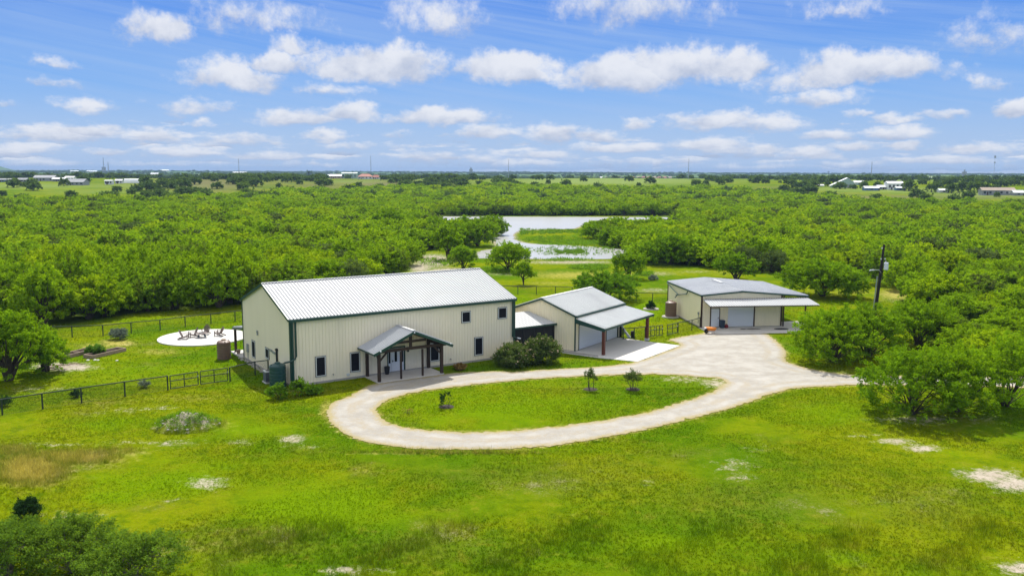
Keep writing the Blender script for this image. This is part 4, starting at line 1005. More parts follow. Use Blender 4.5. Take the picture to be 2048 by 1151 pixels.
# wheelbarrow
x, y = G(1421, 667); o = empty('wheelbarrow', (x, y, 0.05), R(5), 'orange wheelbarrow with black wheel parked at the workshop corner', 'wheelbarrow')
mb = MB(); mb.hexa([(-0.35, -0.25, 0.38), (0.40, -0.25, 0.34), (0.40, 0.25, 0.34), (-0.35, 0.25, 0.38)], [(-0.55, -0.38, 0.72), (0.62, -0.38, 0.66), (0.62, 0.38, 0.66), (-0.55, 0.38, 0.72)]); mb.build('tray', M['orange'], o)
mb = MB(); mb.lathe((0, 0, -0.07), [(0.1, 0), (0.24, 0), (0.27, 0.03), (0.27, 0.11), (0.24, 0.14), (0.1, 0.14)], 20); w_ = mb.build('wheel', M['rubber'], o); w_.location = (-0.50, -0.0, 0.27); w_.rotation_euler = (PI / 2, 0, R(20))
for s in (-1, 1):
    mb = MB(); mb.tube([(-0.5, s * 0.1, 0.27), (0.35, s * 0.25, 0.33), (1.05, s * 0.3, 0.5)], 0.022, 6); mb.build('handle', M['timber'], o)
    mb = MB(); mb.tube([(0.36, s * 0.25, 0.33), (0.42, s * 0.27, 0.0)], 0.02, 6); mb.build('leg', M['steel'], o)
mb = MB(); mb.box((-0.75, -0.2, 0.60), (-0.52, 0.2, 0.68)); mb.build('front_guard', M['white'], o)
for a in ((4.6, -1.6, .35, .16), (5.9, -1.55, .9, .16), (9.2, -1.9, 0.9, .5)):
    x, y = toC(a[0], a[1]); mb = MB(); mb.lathe((0, 0, 0.05), [(1, 0), (1, 0.02), (0.9, 0.03)], 14); q = mb.build('dark_mat', M['rubber']); q.location = (x, y, 0); q.scale = (a[2], a[3], 1); q.rotation_euler = (0, 0, CYAW)
    tag(q, {4.6: 'small black mat on the workshop slab in front of the roll-up door', 5.9: 'long thin black mat on the workshop slab by the roll-up door', 9.2: 'flat black sheet on the slab at the right end of the workshop'}[a[0]], 'mat')
# urn by the front door
o = empty('door_pot', (*toA(8.75, -0.45), 0.09), 0, 'tall black pot on the porch left of the white front door', 'pot')
mb = MB(); mb.lathe((0, 0, 0), [(0.17, 0), (0.24, 0.35), (0.27, 0.7), (0.23, 0.72)], 16); mb.build('pot_body', M['black'], o)
mb = MB(); mb.lathe((0, 0, 0.69), [(0.22, 0), (0.2, 0.02)], 12); mb.build('soil', M['soil'], o)
o = empty('terrace_pot', (*toA(-0.05, 15.6), 0.12), 0, 'small pinkish clay pot at the foot of the rear terrace post', 'pot')
mb = MB(); mb.lathe((0, 0, 0), [(0.14, 0), (0.2, 0.22), (0.24, 0.4), (0.2, 0.42)], 14); mb.build('pot_body', M['timber'], o)
# utility pole
ux, uy = 47.0, 109.6
o = empty('utility_pole', (ux, uy, 0), 0, 'dark wooden utility pole with grey transformer and street light arm', 'utility pole')
ln = 0.35  # slight lean
mb = MB(); mb.tube([(0, 0, 0), (ln, 0, 4.5), (ln * 1.9, 0, 9.3)], [0.22, 0.19, 0.14], 12); mb.build('pole', M['pole'], o)
mb = MB(); mb.tube([(-0.30, -0.12, 0.3), (-0.30 + ln * .8, -0.12, 5.2)], 0.07, 8); mb.build('conduit', M['grey'], o)
mb = MB(); mb.lathe((1.03, -0.15, 6.05), [(0.24, 0), (0.27, 0.06), (0.27, 0.86), (0.22, 0.95)], 16); tr_ = mb.build('transformer', M['white'], o)
mb = MB(); mb.tube([(0.95, -0.15, 7.0), (0.95, -0.15, 7.25)], 0.05, 6); mb.build('bushing', M['frame'], tr_)
mb = MB(); mb.tube([(0.45, -0.1, 5.3), (0.40, -0.15, 5.75), (0.05, -0.35, 6.05), (-0.65, -0.55, 6.1)], 0.045, 8); mb.build('lamp_arm', M['steel'], o)
mb = MB(); mb.hexa([(-1.25, -0.65, 6.0), (-0.6, -0.65, 6.02), (-0.6, -0.45, 6.02), (-1.25, -0.45, 6.0)], [(-1.1, -0.6, 6.13), (-0.65, -0.62, 6.15), (-0.65, -0.48, 6.15), (-1.1, -0.5, 6.13)]); mb.build('lamp_head', M['frame'], o)
for z, xx in ((7.35, 0.35), (7.35, 0.85), (8.75, 0.4)):
    mb = MB(); mb.lathe((xx, -0.1, z), [(0.05, 0), (0.1, 0.05), (0.06, 0.12), (0.09, 0.18)], 10); mb.build('insulator', M['frame'], o)
mb = MB(); mb.box((0.3, -0.2, 7.25), (0.95, -0.1, 7.34)); mb.build('crossarm', M['pole'], o)


# ------------------------------------------------------------------ wire fences
def wire_net(mb, a, b, h, step=0.13, w=0.007):
    a = Vector((*a, 0)); b = Vector((*b, 0)); L_ = (b - a).length; d = (b - a) / L_; n = Vector((-d.y, d.x, 0))
    s = -h
    while s < L_:
        for sg in (1, -1):
            s0, s1 = (s, s + h) if sg > 0 else (s + h, s); z0, z1 = 0.05, h
            # clip to the bay
            def clip(sa, za, sb, zb):
                t0, t1 = 0.0, 1.0; ds = sb - sa
                lo_, hi_ = ((0 - sa) / ds, (L_ - sa) / ds); lo_, hi_ = min(lo_, hi_), max(lo_, hi_)
                t0, t1 = max(t0, lo_), min(t1, hi_)
                return None if t0 >= t1 else (sa + ds * t0, za + (zb - za) * t0, sa + ds * t1, za + (zb - za) * t1)
            c = clip(s0, z0, s1, z1)
            if c:
                p = a + d * c[0]; q = a + d * c[2]; p.z = c[1]; q.z = c[3]
                u = Vector((0, 0, 1)) * w + d * 0
                k = [p - u, p + u, q + u, q - u]
                off = n * 0.003 * sg
                mb.add([v + off for v in k], [(0, 1, 2, 3)])
        s += step


def fence(name, bases, label, cat='fence', h=1.25, net_step=0.14, gates=(), r=0.06):
    """posts at bases; bays in gates are left open"""
    o = empty(name, (bases[0][0], bases[0][1], 0), 0, label, cat); ox, oy = bases[0][:2]
    P_ = [(x - ox, y - oy) for x, y in bases]
    for x, y in P_: mb = MB(); mb.tube([(x, y, 0), (x, y, h + 0.04)], r, 6); mb.build('post', M['fence'], o)
    rl = MB(); nt = MB()
    for i in range(len(P_) - 1):
        if i in gates: continue
        rl.tube([(*P_[i], h), (*P_[i + 1], h)], 0.045, 6); wire_net(nt, P_[i], P_[i + 1], h, net_step)
        rl.tube([(*P_[i], 0.06), (*P_[i + 1], 0.06)], 0.008, 4)
    rl.build('rail', M['fence'], o); nt.build('wire_mesh', M['fence'], o)
    return o


def gate(a, b, label, h=1.22, mid=True):
    o = empty('fence_gate', (a[0], a[1], 0), 0, label, 'gate'); b = (b[0] - a[0], b[1] - a[1]); a = (0, 0)
    L_ = math.hypot(*b); u = (b[0] / L_, b[1] / L_); P0 = (u[0] * 0.1, u[1] * 0.1); P1 = (b[0] - u[0] * 0.1, b[1] - u[1] * 0.1); PM = ((P0[0] + P1[0]) / 2, (P0[1] + P1[1]) / 2)
    mb = MB()
    for z in (0.1, h * 0.62 if mid else 0.1, h): mb.tube([(*P0, z), (*P1, z)], 0.04, 6)
    for q in (P0, PM, P1): mb.tube([(*q, 0.1), (*q, h)], 0.04, 6)
    mb.build('gate_frame', M['fence'], o)
    nt = MB(); wire_net(nt, P0, P1, h, 0.14); nt.build('wire_mesh', M['fence'], o)
    mb = MB(); mb.box((P1[0] - 0.05, P1[1] - 0.05, 0.8), (P1[0] + 0.05, P1[1] + 0.05, 0.92)); mb.build('latch', M['steel'], o)
z5 = lambda x, y: G(x / 3.596, 580 + y / 3.596)
z3 = lambda x, y: G(980 + x / 4.876, 560 + y / 4.876)
F1 = [(-41.2, 60.65), z5(18, 900), z5(308, 855), z5(588, 812), z5(900, 765), z5(1208, 720)]
fence('wire_fence', F1, 'dark wire fence along the front of the left yard', net_step=0.15)
g0, g1, g2 = z5(1218, 718), z5(1435, 684), z5(1648, 655)
gate(g0, g1, 'left leaf of the double wire gate in the front yard fence'); gate(g1, g2, 'right leaf of the double wire gate next to the house')
e1 = toA(-1.3, 6.0); e2 = toA(-0.1, 6.0)
fence('wire_fence', [z5(1655, 655), e1, e2], 'short dark wire fence from the double gate to the house gable')
bf = [z5(-260, 360), z5(0, 352), z5(250, 345), z5(520, 338), z5(742, 330), z5(945, 310), z5(1153, 289), z5(1333, 264), z5(1518, 243), z5(1692, 222)]
for _ in range(9): bf.append((bf[-1][0] + 2.75, bf[-1][1] + 1.2))
cor = bf[-1]
fence('wire_fence', bf, 'long dark wire fence behind the round patio', net_step=0.2)
mf = [z3(-60, 132), z3(105, 132), z3(272, 138), z3(452, 140), z3(638, 141), z3(800, 150), z3(940, 160), z3(1090, 180), z3(1262, 195), z3(1425, 206), z3(1585, 209), z3(1735, 214)]
fence('wire_fence', mf, 'long dark wire fence across the lawn behind the garage and the round shrub', net_step=0.22)
rf = [z3(1300, 578), z3(1405, 572), z3(1512, 562)]
fence('wire_fence', rf, 'dark wire fence beside the carport pad')
gate(z3(1520, 562), z3(1612, 548), 'small wire gate nearest the carport post'); gate(z3(1612, 548), z3(1688, 541), 'wire gate left of the gap in the workshop fence')
gate(z3(1722, 541), z3(1830, 516), 'wire gate right of the gap, joined to the thick fence post')
fence('wire_fence', [z3(1833, 516), z3(1968, 491), toC(-0.1, 0.1)], 'dark wire fence ending at the workshop front corner', r=0.045)

# ------------------------------------------------------------------ plants
def leaves_np(r, centers, tints, m_, sd, size, up=0.45, slim=0.45, axis=None):
    """m_ leaves round each centre; returns verts, faces, tint per vertex"""
    n = len(centers) * m_
    if axis is None: c = np.repeat(centers, m_, 0) + r.normal(0, 1, (n, 3)) * np.asarray(sd)
    else:      # leaves strung along a shoot, thinner towards its tip
        q_ = r.uniform(-0.45, 1.0, (n, 1)); c = np.repeat(centers, m_, 0) + np.repeat(axis, m_, 0) * q_ + r.normal(0, 1, (n, 3)) * np.asarray(sd) * (1.0 - 0.55 * np.clip(q_, 0, 1))
    a = r.normal(0, 1, (n, 3)); a /= np.linalg.norm(a, axis=1, keepdims=True)
    nn = r.normal(0, 1, (n, 3)); nn[:, 2] += up * 3 * np.sign(r.random(n) - 0.1); nn -= (nn * a).sum(1, keepdims=True) * a; nn /= np.linalg.norm(nn, axis=1, keepdims=True) + 1e-9
    b = np.cross(nn, a); s = size * r.uniform(0.6, 1.3, (n, 1))
    v = np.stack([c + a * s, c + b * s * slim, c - a * s, c - b * s * slim], 1).reshape(-1, 3)
    f = np.arange(n * 4).reshape(n, 4)
    tt = np.clip(np.repeat(tints, m_) * 0.75 + r.random(n) * 0.25, 0, 1)
    return v, f, np.repeat(tt, 4)


def tubes_np(paths, n=5):
    """paths: list of (points (k,3), radii)"""
    V_, F_ = [], []; k0 = 0
    for pts, rad in paths:
        pts = np.asarray(pts, float); k = len(pts); d = np.gradient(pts, axis=0); d /= np.linalg.norm(d, axis=1, keepdims=True) + 1e-9
        ref = np.where(np.abs(d[:, 2:3]) < 0.9, np.array([[0, 0, 1.0]]), np.array([[1.0, 0, 0]])); e1 = np.cross(d, ref); e1 /= np.linalg.norm(e1, axis=1, keepdims=True) + 1e-9; e2 = np.cross(d, e1)
        an = np.arange(n) * 2 * PI / n; rad = np.asarray(rad)[:, None, None]
        ring = pts[:, None] + rad * (e1[:, None] * np.cos(an)[None, :, None] + e2[:, None] * np.sin(an)[None, :, None])
        V_.append(ring.reshape(-1, 3)); i = np.arange(k - 1)[:, None] * n + np.arange(n)[None]; j = np.arange(k - 1)[:, None] * n + (np.arange(n) + 1)[None] % n
        F_.append(np.stack([i, j, j + n, i + n], -1).reshape(-1, 4) + k0); k0 += k * n
    return np.concatenate(V_), np.concatenate(F_)


def tree_parts(seed, Rr, Hh, ncl, m_, leaf, K=9, stems=4, base=0.35, low=0.3, spread=0.30, flat=0.30, trunk_r=0.13, twigs=True, gap=0.0, sub=(0.30, 0.50), bare=0.0, drop=0.36):
    """a spreading many-stemmed tree: sub crowns on branches, leaf clumps over each sub crown"""
    r = np.random.default_rng(seed)
    ang = np.arange(K) * 2.399 + r.uniform(0, 6); rad = Rr * np.sqrt((np.arange(K) + 0.3) / K) * r.uniform(0.62, 0.8, K)
    cz = Hh * (1 - flat) - Hh * drop * (rad / Rr) ** 1.6 + r.uniform(-0.13, 0.08, K) * Hh
    C_ = np.stack([rad * np.cos(ang), rad * np.sin(ang), cz], 1); rs = Rr * r.uniform(sub[0], sub[1], K); rv = np.minimum(rs * 0.85, Hh * flat * r.uniform(0.85, 1.25, K))
    w = rs ** 2; w /= w.sum(); ci = r.choice(K, ncl, p=w)
    dz = r.uniform(-0.45, 1.0, ncl); th = r.uniform(0, 2 * PI, ncl); q = np.sqrt(np.maximum(0, 1 - dz * dz)); dirs = np.stack([q * np.cos(th), q * np.sin(th), dz], 1)
    rr_ = r.uniform(0.62, 1.08, (ncl, 1)) ** 0.7
    cc = C_[ci] + dirs * np.stack([rs[ci], rs[ci], rv[ci]], 1) * rr_
    nlow = int(ncl * low)
    if nlow:      # hanging skirts of foliage at the rim
        th = r.uniform(0, 2 * PI, nlow); q = Rr * r.uniform(0.6, 0.98, nlow); k = np.stack([q * np.cos(th), q * np.sin(th), Hh * r.uniform(0.16, 0.55, nlow)], 1)
        cc = np.concatenate([cc, k])
    cc[:, :2] *= np.array([1 + 0.14 * math.sin(seed * 2.1), 1 - 0.14 * math.sin(seed * 2.1)]); cc[:, 2] += r.normal(0, 0.035, len(cc)) * Hh; cc[:, 2] = np.maximum(cc[:, 2], 0.25)
    if gap: keep = (np.sin(cc[:, 0] * 1.9 + seed) * np.cos(cc[:, 1] * 1.7) * np.sin(cc[:, 2] * 2.1)) > -1 + gap; cc = cc[keep]
    tints = r.random(len(cc)) ** 0.9
    sdv = spread * np.array([1, 1, 0.7]) * 0.62
    ax = cc - np.array([0, 0, Hh * 0.42]); ax /= np.linalg.norm(ax, axis=1, keepdims=True) + 1e-9; ax = ax + r.normal(0, 0.45, ax.shape); ax[:, 2] += 0.25
    ax *= spread * r.uniform(0.7, 2.3, (len(ax), 1)) / (np.linalg.norm(ax, axis=1, keepdims=True) + 1e-9)
    v, f, tt = leaves_np(r, cc, tints, m_, sdv, leaf, axis=ax)
    v[:, 2] = np.maximum(v[:, 2], 0.03)
    paths = []
    sx = r.uniform(0, 2 * PI)
    for s in range(K):
        st = s % stems; a0 = sx + st * 2 * PI / stems; b0 = np.array([0.22 * math.cos(a0), 0.22 * math.sin(a0), 0]) * (stems > 1); tgt = C_[s]
        k1 = b0 + np.array([tgt[0] * 0.22, tgt[1] * 0.22, tgt[2] * base]) + r.normal(0, 0.08, 3); k2 = b0 * 0.3 + np.array([tgt[0] * 0.62, tgt[1] * 0.62, tgt[2] * 0.72]) + r.normal(0, 0.12, 3)
        paths.append(([b0, k1, k2, tgt, tgt + np.array([0, 0, rv[s] * 0.5])], [trunk_r, trunk_r * .72, trunk_r * .48, trunk_r * .26, trunk_r * .12]))
        if twigs:
            for c in cc[:ncl][ci[:len(cc[:ncl])] == s][::3] if not gap else []:
                md = (c + k2) / 2 + r.normal(0, 0.1, 3) + np.array([0, 0, -0.1]); paths.append(([k2 if r.random() < .5 else tgt, md, c], [trunk_r * .22, trunk_r * .15, trunk_r * .07]))
    for _ in range(int(bare)):
        th = r.uniform(0, 2 * PI); q = Rr * r.uniform(0.5, 0.9); e = np.array([q * math.cos(th), q * math.sin(th), Hh * r.uniform(0.12, 0.45)]); paths.append(([np.zeros(3), e * 0.5 + np.array([0, 0, 0.15]) + r.normal(0, .08, 3), e], [trunk_r * .5, trunk_r * .3, trunk_r * .1]))
    tv, tf = tubes_np(paths, 5)
    return v, f, tt, tv, tf


def tree_mesh(seed, lm=None, bm_=None, **kw):
    v, f, tt, tv, tf = tree_parts(seed, **kw)
    return (np_mesh('crown', v, f, [lm or (LEAF_NEAR if seed < 50 else LEAF)], attrs={'tint': ('FLOAT', tt)}), np_mesh('trunk', tv, tf, [bm_ or M['bark']], smooth=True))


def plant(name, meshes, x, y, label, cat, group=None, rz=0.0, s=1.0, sz=None, z=0.0, parts=('crown', 'trunk')):
    o = empty(name, (x, y, z), rz, label, cat, group); o.scale = (s, s, sz if sz else s)
    for pn, me in zip(parts, meshes): link(pn, me, o)
    return o


# near specimens, each one measured in the picture
def special(name, px, py, seed, label, cat='tree', dx=0, dy=0, s=1, lm=None, bm_=None, rz=None, **kw):
    x, y = G(px, py)
    return plant(name, tree_mesh(seed, lm, bm_, **kw), x + dx, y + dy, label, cat, rz=rz if rz is not None else seed * 1.3, s=s)
special('mesquite_tree', 18, 760, 11, 'large bright green tree at the left edge beside the sandy patch', Rr=3.9, Hh=6.5, ncl=420, m_=50, leaf=0.125, K=16, stems=5, low=0.18, spread=0.26, flat=0.27, trunk_r=0.2, gap=.3)
special('mesquite_tree', 92, 742, 12, 'smaller drooping tree right of the large left-edge tree', Rr=1.9, Hh=4.0, ncl=150, m_=46, leaf=0.115, K=9, stems=4, low=0.3, spread=0.22, flat=0.3, trunk_r=0.12, gap=.3)
special('mesquite_tree', 1665, 722, 13, 'wide many-stemmed tree spreading beside the drive at the workshop', Rr=4.3, Hh=5.2, ncl=480, m_=44, leaf=0.115, K=17, stems=7, low=0.30, drop=0.42, spread=0.25, flat=0.26, trunk_r=0.14, bare=8, gap=.2)
special('mesquite_tree', 1735, 712, 14, 'many-stemmed tree right behind the spreading drive-side tree', Rr=3.9, Hh=5.2, ncl=400, m_=44, leaf=0.115, K=15, stems=6, low=0.30, drop=0.42, spread=0.25, flat=0.26, trunk_r=0.14, bare=5, gap=.2)
special('mesquite_tree', 1835, 690, 15, 'tree in the middle of the right-hand thicket by the road', Rr=4.0, Hh=4.6, ncl=420, m_=50, leaf=0.12, K=12, stems=5, low=0.2, spread=0.35, flat=0.28)
special('mesquite_tree', 1820, 828, 16, 'leafy mesquite with thin stems in front of the road, left of the pair', Rr=4.2, Hh=5.2, ncl=460, m_=46, leaf=0.10, K=17, stems=8, low=0.45, drop=0.42, spread=0.23, flat=0.27, trunk_r=0.075, bare=14, gap=.2)
special('mesquite_tree', 1912, 822, 17, 'mesquite with bare fanned stems in front of the road, right of the pair', Rr=3.8, Hh=5.6, ncl=420, m_=46, leaf=0.10, K=16, stems=8, low=0.22, drop=0.40, spread=0.23, flat=0.26, trunk_r=0.08, bare=16, gap=.2)
special('mesquite_tree', 2012, 812, 18, 'slim-trunked mesquite at the right edge in front of the road', Rr=3.3, Hh=5.8, ncl=320, m_=46, leaf=0.10, K=13, stems=3, low=0.12, spread=0.24, flat=0.26, trunk_r=0.09, bare=4, gap=.25)
special('mesquite_tree', 1645, 592, 19, 'broad low bright tree on the grass behind the workshop roof', Rr=5.6, Hh=5.6, ncl=620, m_=42, leaf=0.15, K=18, stems=6, low=0.35, spread=0.32, flat=0.3)
special('mesquite_tree', 1472, 559, 20, 'umbrella-shaped tree with clear stems beyond the workshop', Rr=3.7, Hh=4.6, ncl=300, m_=40, leaf=0.15, K=12, stems=5, low=0.08, spread=0.29, flat=0.26, trunk_r=0.16)
special('mesquite_tree', 1210, 600, 21, 'wide dull green tree standing just behind the garage', lm=LEAF_GLOSS, Rr=4.7, Hh=4.3, ncl=460, m_=42, leaf=0.13, K=16, stems=5, low=0.25, spread=0.28, flat=0.3)
special('upright_tree', 1257, 557, 22, 'upright narrow tree with open stems behind the garage tree', Rr=2.6, Hh=5.4, ncl=230, m_=42, leaf=0.15, K=10, stems=4, low=0.3, spread=0.36, flat=0.26, trunk_r=0.12)
special('small_tree', 1047, 569, 23, 'small single-stemmed tree just behind the long house roof end', Rr=1.75, Hh=4.2, ncl=120, m_=42, leaf=0.13, K=7, stems=1, low=0.0, spread=0.3, flat=0.3, trunk_r=0.1, base=.5)
special('mesquite_tree', 1017, 541, 24, 'rounded tree with fanned stems standing at the pond edge', Rr=3.9, Hh=5.4, ncl=330, m_=42, leaf=0.17, K=12, stems=6, low=0.12, spread=0.4, flat=0.27)
special('mesquite_tree', 926, 538, 25, 'small round tree on the brown bank above the house roof', Rr=2.7, Hh=4.3, ncl=200, m_=40, leaf=0.16, K=9, stems=4, low=0.1, spread=0.36, flat=0.28)
special('mesquite_tree', 897, 519, 26, 'tall dark-trunked tree at the left end of the brown bank', Rr=3.3, Hh=7.0, ncl=230, m_=40, leaf=0.19, K=9, stems=2, low=0.05, spread=0.42, flat=0.25, trunk_r=0.2, base=.5)
for i, (px_, py_, rr_, hh_, lb) in enumerate(((955, 492, 5.0, 6.5, 'big round tree left of the pond narrows'), (905, 488, 4.6, 6.0, 'round tree between the pond and the dark-trunked tree'), (985, 470, 4.6, 6.0, 'tree leaning over the pond narrows, nearest the open water'), (935, 474, 4.8, 5.5, 'tree in the clump behind the pond narrows'),
        (780, 470, 5.0, 8.0, 'tall gnarled tree in front of the left pond arm'), (868, 476, 4.5, 6.0, 'tree standing between the left pond arm and the bank'), (1195, 477, 5.0, 4.6, 'first tree right of the open water'), (1232, 490, 5.0, 4.6, 'dark tree at the marsh edge, right of the pond'), (1340, 528, 5.4, 6.2, 'large dull tree on the right bank of the pond'))):
    special('mesquite_tree', px_, py_, 30 + i, lb, Rr=rr_, Hh=hh_, ncl=320, m_=36, leaf=0.20, K=14, stems=4, low=0.3, spread=0.36, flat=0.28)
for i, (px_, d_, hh_, lb) in enumerate(((10, 37.0, 2.7, 'left tree top of the shrubby group at the bottom left corner'), (150, 37.6, 2.75, 'middle tree top of the shrubby group at the bottom left corner'), (262, 36.4, 2.3, 'right tree top of the shrubby group at the bottom left corner'))):
    v = ray(px_, 1100); x = v[0] / v[1] * d_
    plant('young_mesquite', tree_mesh(50 + i, LEAF_DEEP, M['bark_pale'], Rr=2.2, Hh=hh_, ncl=330, m_=50, leaf=0.06, K=18, stems=6, low=0.2, spread=0.19, flat=0.3, trunk_r=0.05, sub=(.3, .5), bare=10), x, d_, lb, 'tree', rz=i * 2.0)
special('juniper_bush', 56, 1038, 60, 'dark bushy juniper alone at the lower left', 'bush', lm=LEAF_CONIFER, Rr=0.62, Hh=1.35, ncl=170, m_=42, leaf=0.045, K=8, stems=3, low=0.4, spread=0.11, flat=0.34, trunk_r=0.04)
# planting by the house
def bush(name, px, py, seed, label, cat='shrub', **kw):
    d = dict(ncl=80, m_=30, leaf=0.06, K=6, stems=4, low=0.4, spread=0.12, flat=0.35, trunk_r=0.03); d.update(kw)
    return special(name, px, py, seed, label, cat, **d)
bush('leafy_shrub', 556, 797, 61, 'bright green shrub in front of the dark green rain tank', lm=LEAF_GLOSS, Rr=0.75, Hh=1.35, ncl=60, leaf=0.085, m_=26, flat=0.3)
bush('leafy_shrub', 602, 791, 62, 'taller bright green shrub at the house corner', lm=LEAF_GLOSS, Rr=0.72, Hh=1.6, ncl=75, leaf=0.085, m_=26, flat=0.3)
bush('leafy_shrub', 630, 787, 63, 'low rounded shrub right of the house corner', lm=LEAF_GLOSS, Rr=0.62, Hh=0.75, ncl=50, leaf=0.08, m_=26)
bush('agave_clump', 919, 739, 64, 'yellow-brown spiky plant in the shade beside the porch', 'plant', lm=LEAF_BROWN, Rr=0.55, Hh=0.5, ncl=40, leaf=0.15, m_=12, low=.6)
def oleander(px, py, seed, label, Rr, Hh):
    x, y = G(px, py); v, f, tt, tv, tf = tree_parts(seed, Rr=Rr, Hh=Hh, ncl=330, m_=44, leaf=0.085, K=12, stems=8, low=0.45, spread=0.26, flat=0.36, trunk_r=0.04)
    o = plant('flowering_shrub', (np_mesh('crown', v, f, [LEAF_OLE], attrs={'tint': ('FLOAT', tt)}), np_mesh('trunk', tv, tf, [M['bark']])), x, y, label, 'shrub', 'flowering shrubs between house and garage')
    r = np.random.default_rng(seed); c = v.reshape(-1, 4, 3).mean(1); up = c[:, 2] > Hh * 0.30; rad = np.hypot(c[:, 0], c[:, 1]); out = up & ((rad > Rr * .72) | (c[:, 2] > Hh * 0.74)); c = c[out]; c = c[r.choice(len(c), min(170, len(c)), replace=False)]
    c = c * (1.03, 1.03, 1.02)
    fv, ff, ft = leaves_np(r, c, r.random(len(c)), 5, (0.04, 0.04, 0.03), 0.05, slim=0.8)
    link('blossom', np_mesh('blossom', fv, ff, [FLOWER], attrs={'tint': ('FLOAT', ft)}), o); return o
oleander(1026, 731, 65, 'left flowering shrub with pale pink blossom against the long house', 1.75, 2.15)
oleander(1079, 725, 66, 'right, taller flowering shrub in front of the breezeway screens', 1.75, 2.65)
# island saplings
special('sapling', 1181, 779, 67, 'slender young tree on the drive island, left of the pair', lm=LEAF_OLE, Rr=0.62, Hh=1.95, ncl=60, m_=26, leaf=0.055, K=8, stems=3, low=0.0, spread=0.13, flat=0.26, trunk_r=0.022, base=.5)
special('sapling', 1266, 779, 68, 'round-headed young tree on the drive island, right of the pair', lm=LEAF_OLE, Rr=0.95, Hh=1.85, ncl=90, m_=28, leaf=0.055, K=9, stems=3, low=0.0, spread=0.15, flat=0.26, trunk_r=0.024, base=.5)
for px_, py_ in ((1181, 778), (1266, 778), (893, 813)):
    x, y = G(px_, py_); mb = MB(); mb.lathe((x, y, 0.0), [(0.62, 0), (0.45, 0.07), (0.1, 0.09)], 16)
    tag(mb.build('soil_ring', M['soil']), {1181: 'dark soil ring under the left sapling of the island pair', 1266: 'dark soil ring under the right sapling of the island pair', 893: 'dark soil ring under the leaning columnar sapling'}[px_], 'soil ring')
special('leaning_sapling', 893, 814, 69, 'sparse dark sapling with upright stems alone on the drive island', lm=LEAF_CONIFER, Rr=0.75, Hh=1.55, ncl=26, m_=34, leaf=0.05, K=5, stems=4, low=0.25, spread=0.09, flat=0.3, trunk_r=0.02, sub=(.15, .3))
special('dry_twig', 815, 826, 70, 'nearly leafless dry twig bush at the left end of the drive island', 'bush', lm=LEAF_BROWN, Rr=0.4, Hh=0.55, ncl=10, m_=8, leaf=0.04, K=5, stems=5, low=0.3, spread=0.08, flat=0.3, trunk_r=0.014, bare=6)
# yard shrubs
bush('silver_shrub', 238, 678, 71, 'rounded silver-grey shrub near the back fence left of the patio', lm=LEAF_GREY, Rr=0.95, Hh=1.35, ncl=130, leaf=0.07)
bush('bed_plant', 193, 708, 72, 'bushy yellow-green plant growing in the right raised bed', 'plant', lm=LEAF_REED, Rr=0.85, Hh=1.0, ncl=80, leaf=0.12, low=.5)
bush('dark_tuft', 154, 794, 73, 'small dark shrub at a post of the front wire fence', lm=LEAF_CONIFER, Rr=0.42, Hh=0.7, ncl=40, leaf=0.05)
bush('grey_tuft', 288, 775, 74, 'small greyish shrub behind the front wire fence near the gate', lm=LEAF_GREY, Rr=0.38, Hh=0.65, ncl=36, leaf=0.05)
bush('dark_tuft', 8, 812, 75, 'small dark shrub at the left edge behind the wire fence', lm=LEAF_CONIFER, Rr=0.5, Hh=0.9, ncl=50, leaf=0.05)
bush('yucca_plant', 1302, 618, 76, 'dark spiky plant ringed by stones on the lawn between garage and workshop', 'plant', lm=LEAF_CONIFER, Rr=0.62, Hh=1.3, ncl=60, leaf=0.14, m_=16, flat=.4)
x, y = G(1302, 618); mb = MB(); mb.lathe((x, y, 0), [(1.1, 0), (1.05, 0.12), (0.9, 0.13)], 16); tag(mb.build('planting_ring', M['stone']), 'low stone ring round the dark spiky plant', 'stone ring')
bush('grey_shrub', 1307, 560, 77, 'small grey-green shrub on bare ground far behind the lawn fence', lm=LEAF_GREY, Rr=0.9, Hh=0.9, ncl=60, leaf=0.08)
# mound
mx, my = G(375, 852)
o = empty('earth_mound', (mx, my, 0), 0, 'overgrown mound of earth and rubble on the lower left lawn', 'mound')
xs = np.linspace(-2.7, 2.7, 60); XX, YY = np.meshgrid(xs, xs * 0.75); rr2 = (XX / 2.5) ** 2 + (YY / 1.8) ** 2
r_ = np.random.default_rng(5); lump = sum(np.sin(XX * w + a) * np.sin(YY * w + b) / (w ** 0.8) for w, a, b in ((2.2, 1, 2), (4.1, 3, 1), (8.0, 2, 5), (14, 0, 1)))
ZZ = 1.0 * np.exp(-rr2 * 1.6) * (1 + 0.35 * lump) - 0.09 - 0.2 * smooth(rr2 - 0.5); idx = np.arange(3600).reshape(60, 60)
F_ = np.stack([idx[:-1, :-1], idx[:-1, 1:], idx[1:, 1:], idx[1:, :-1]], -1).reshape(-1, 4)
MOUND = mat('mound_soil', (0.22, 0.17, 0.11), 0.95, var=0.5, vscale=2.5, bump=1.0, bscale=8, dirt=((0.15, 0.17, 0.04), 0.9))
mk_ = np.stack([0.85 * np.exp(-rr2 * 0.9), 0 * rr2, 0 * rr2, 0.5 + 0 * rr2], -1).reshape(-1, 4)
link('soil_heap', np_mesh('soil_heap', np.stack([XX, YY, ZZ], -1).reshape(-1, 3), F_, [GROUND], smooth=True, attrs={'mask': ('FLOAT_COLOR', np.clip(mk_, 0, 1)), 'mask2': ('FLOAT_COLOR', mk_ * 0)}), o)
def mound_z(x, y): return float(1.0 * math.exp(-((x / 2.5) ** 2 + (y / 1.8) ** 2) * 1.6))
cc = []; stn = MB()
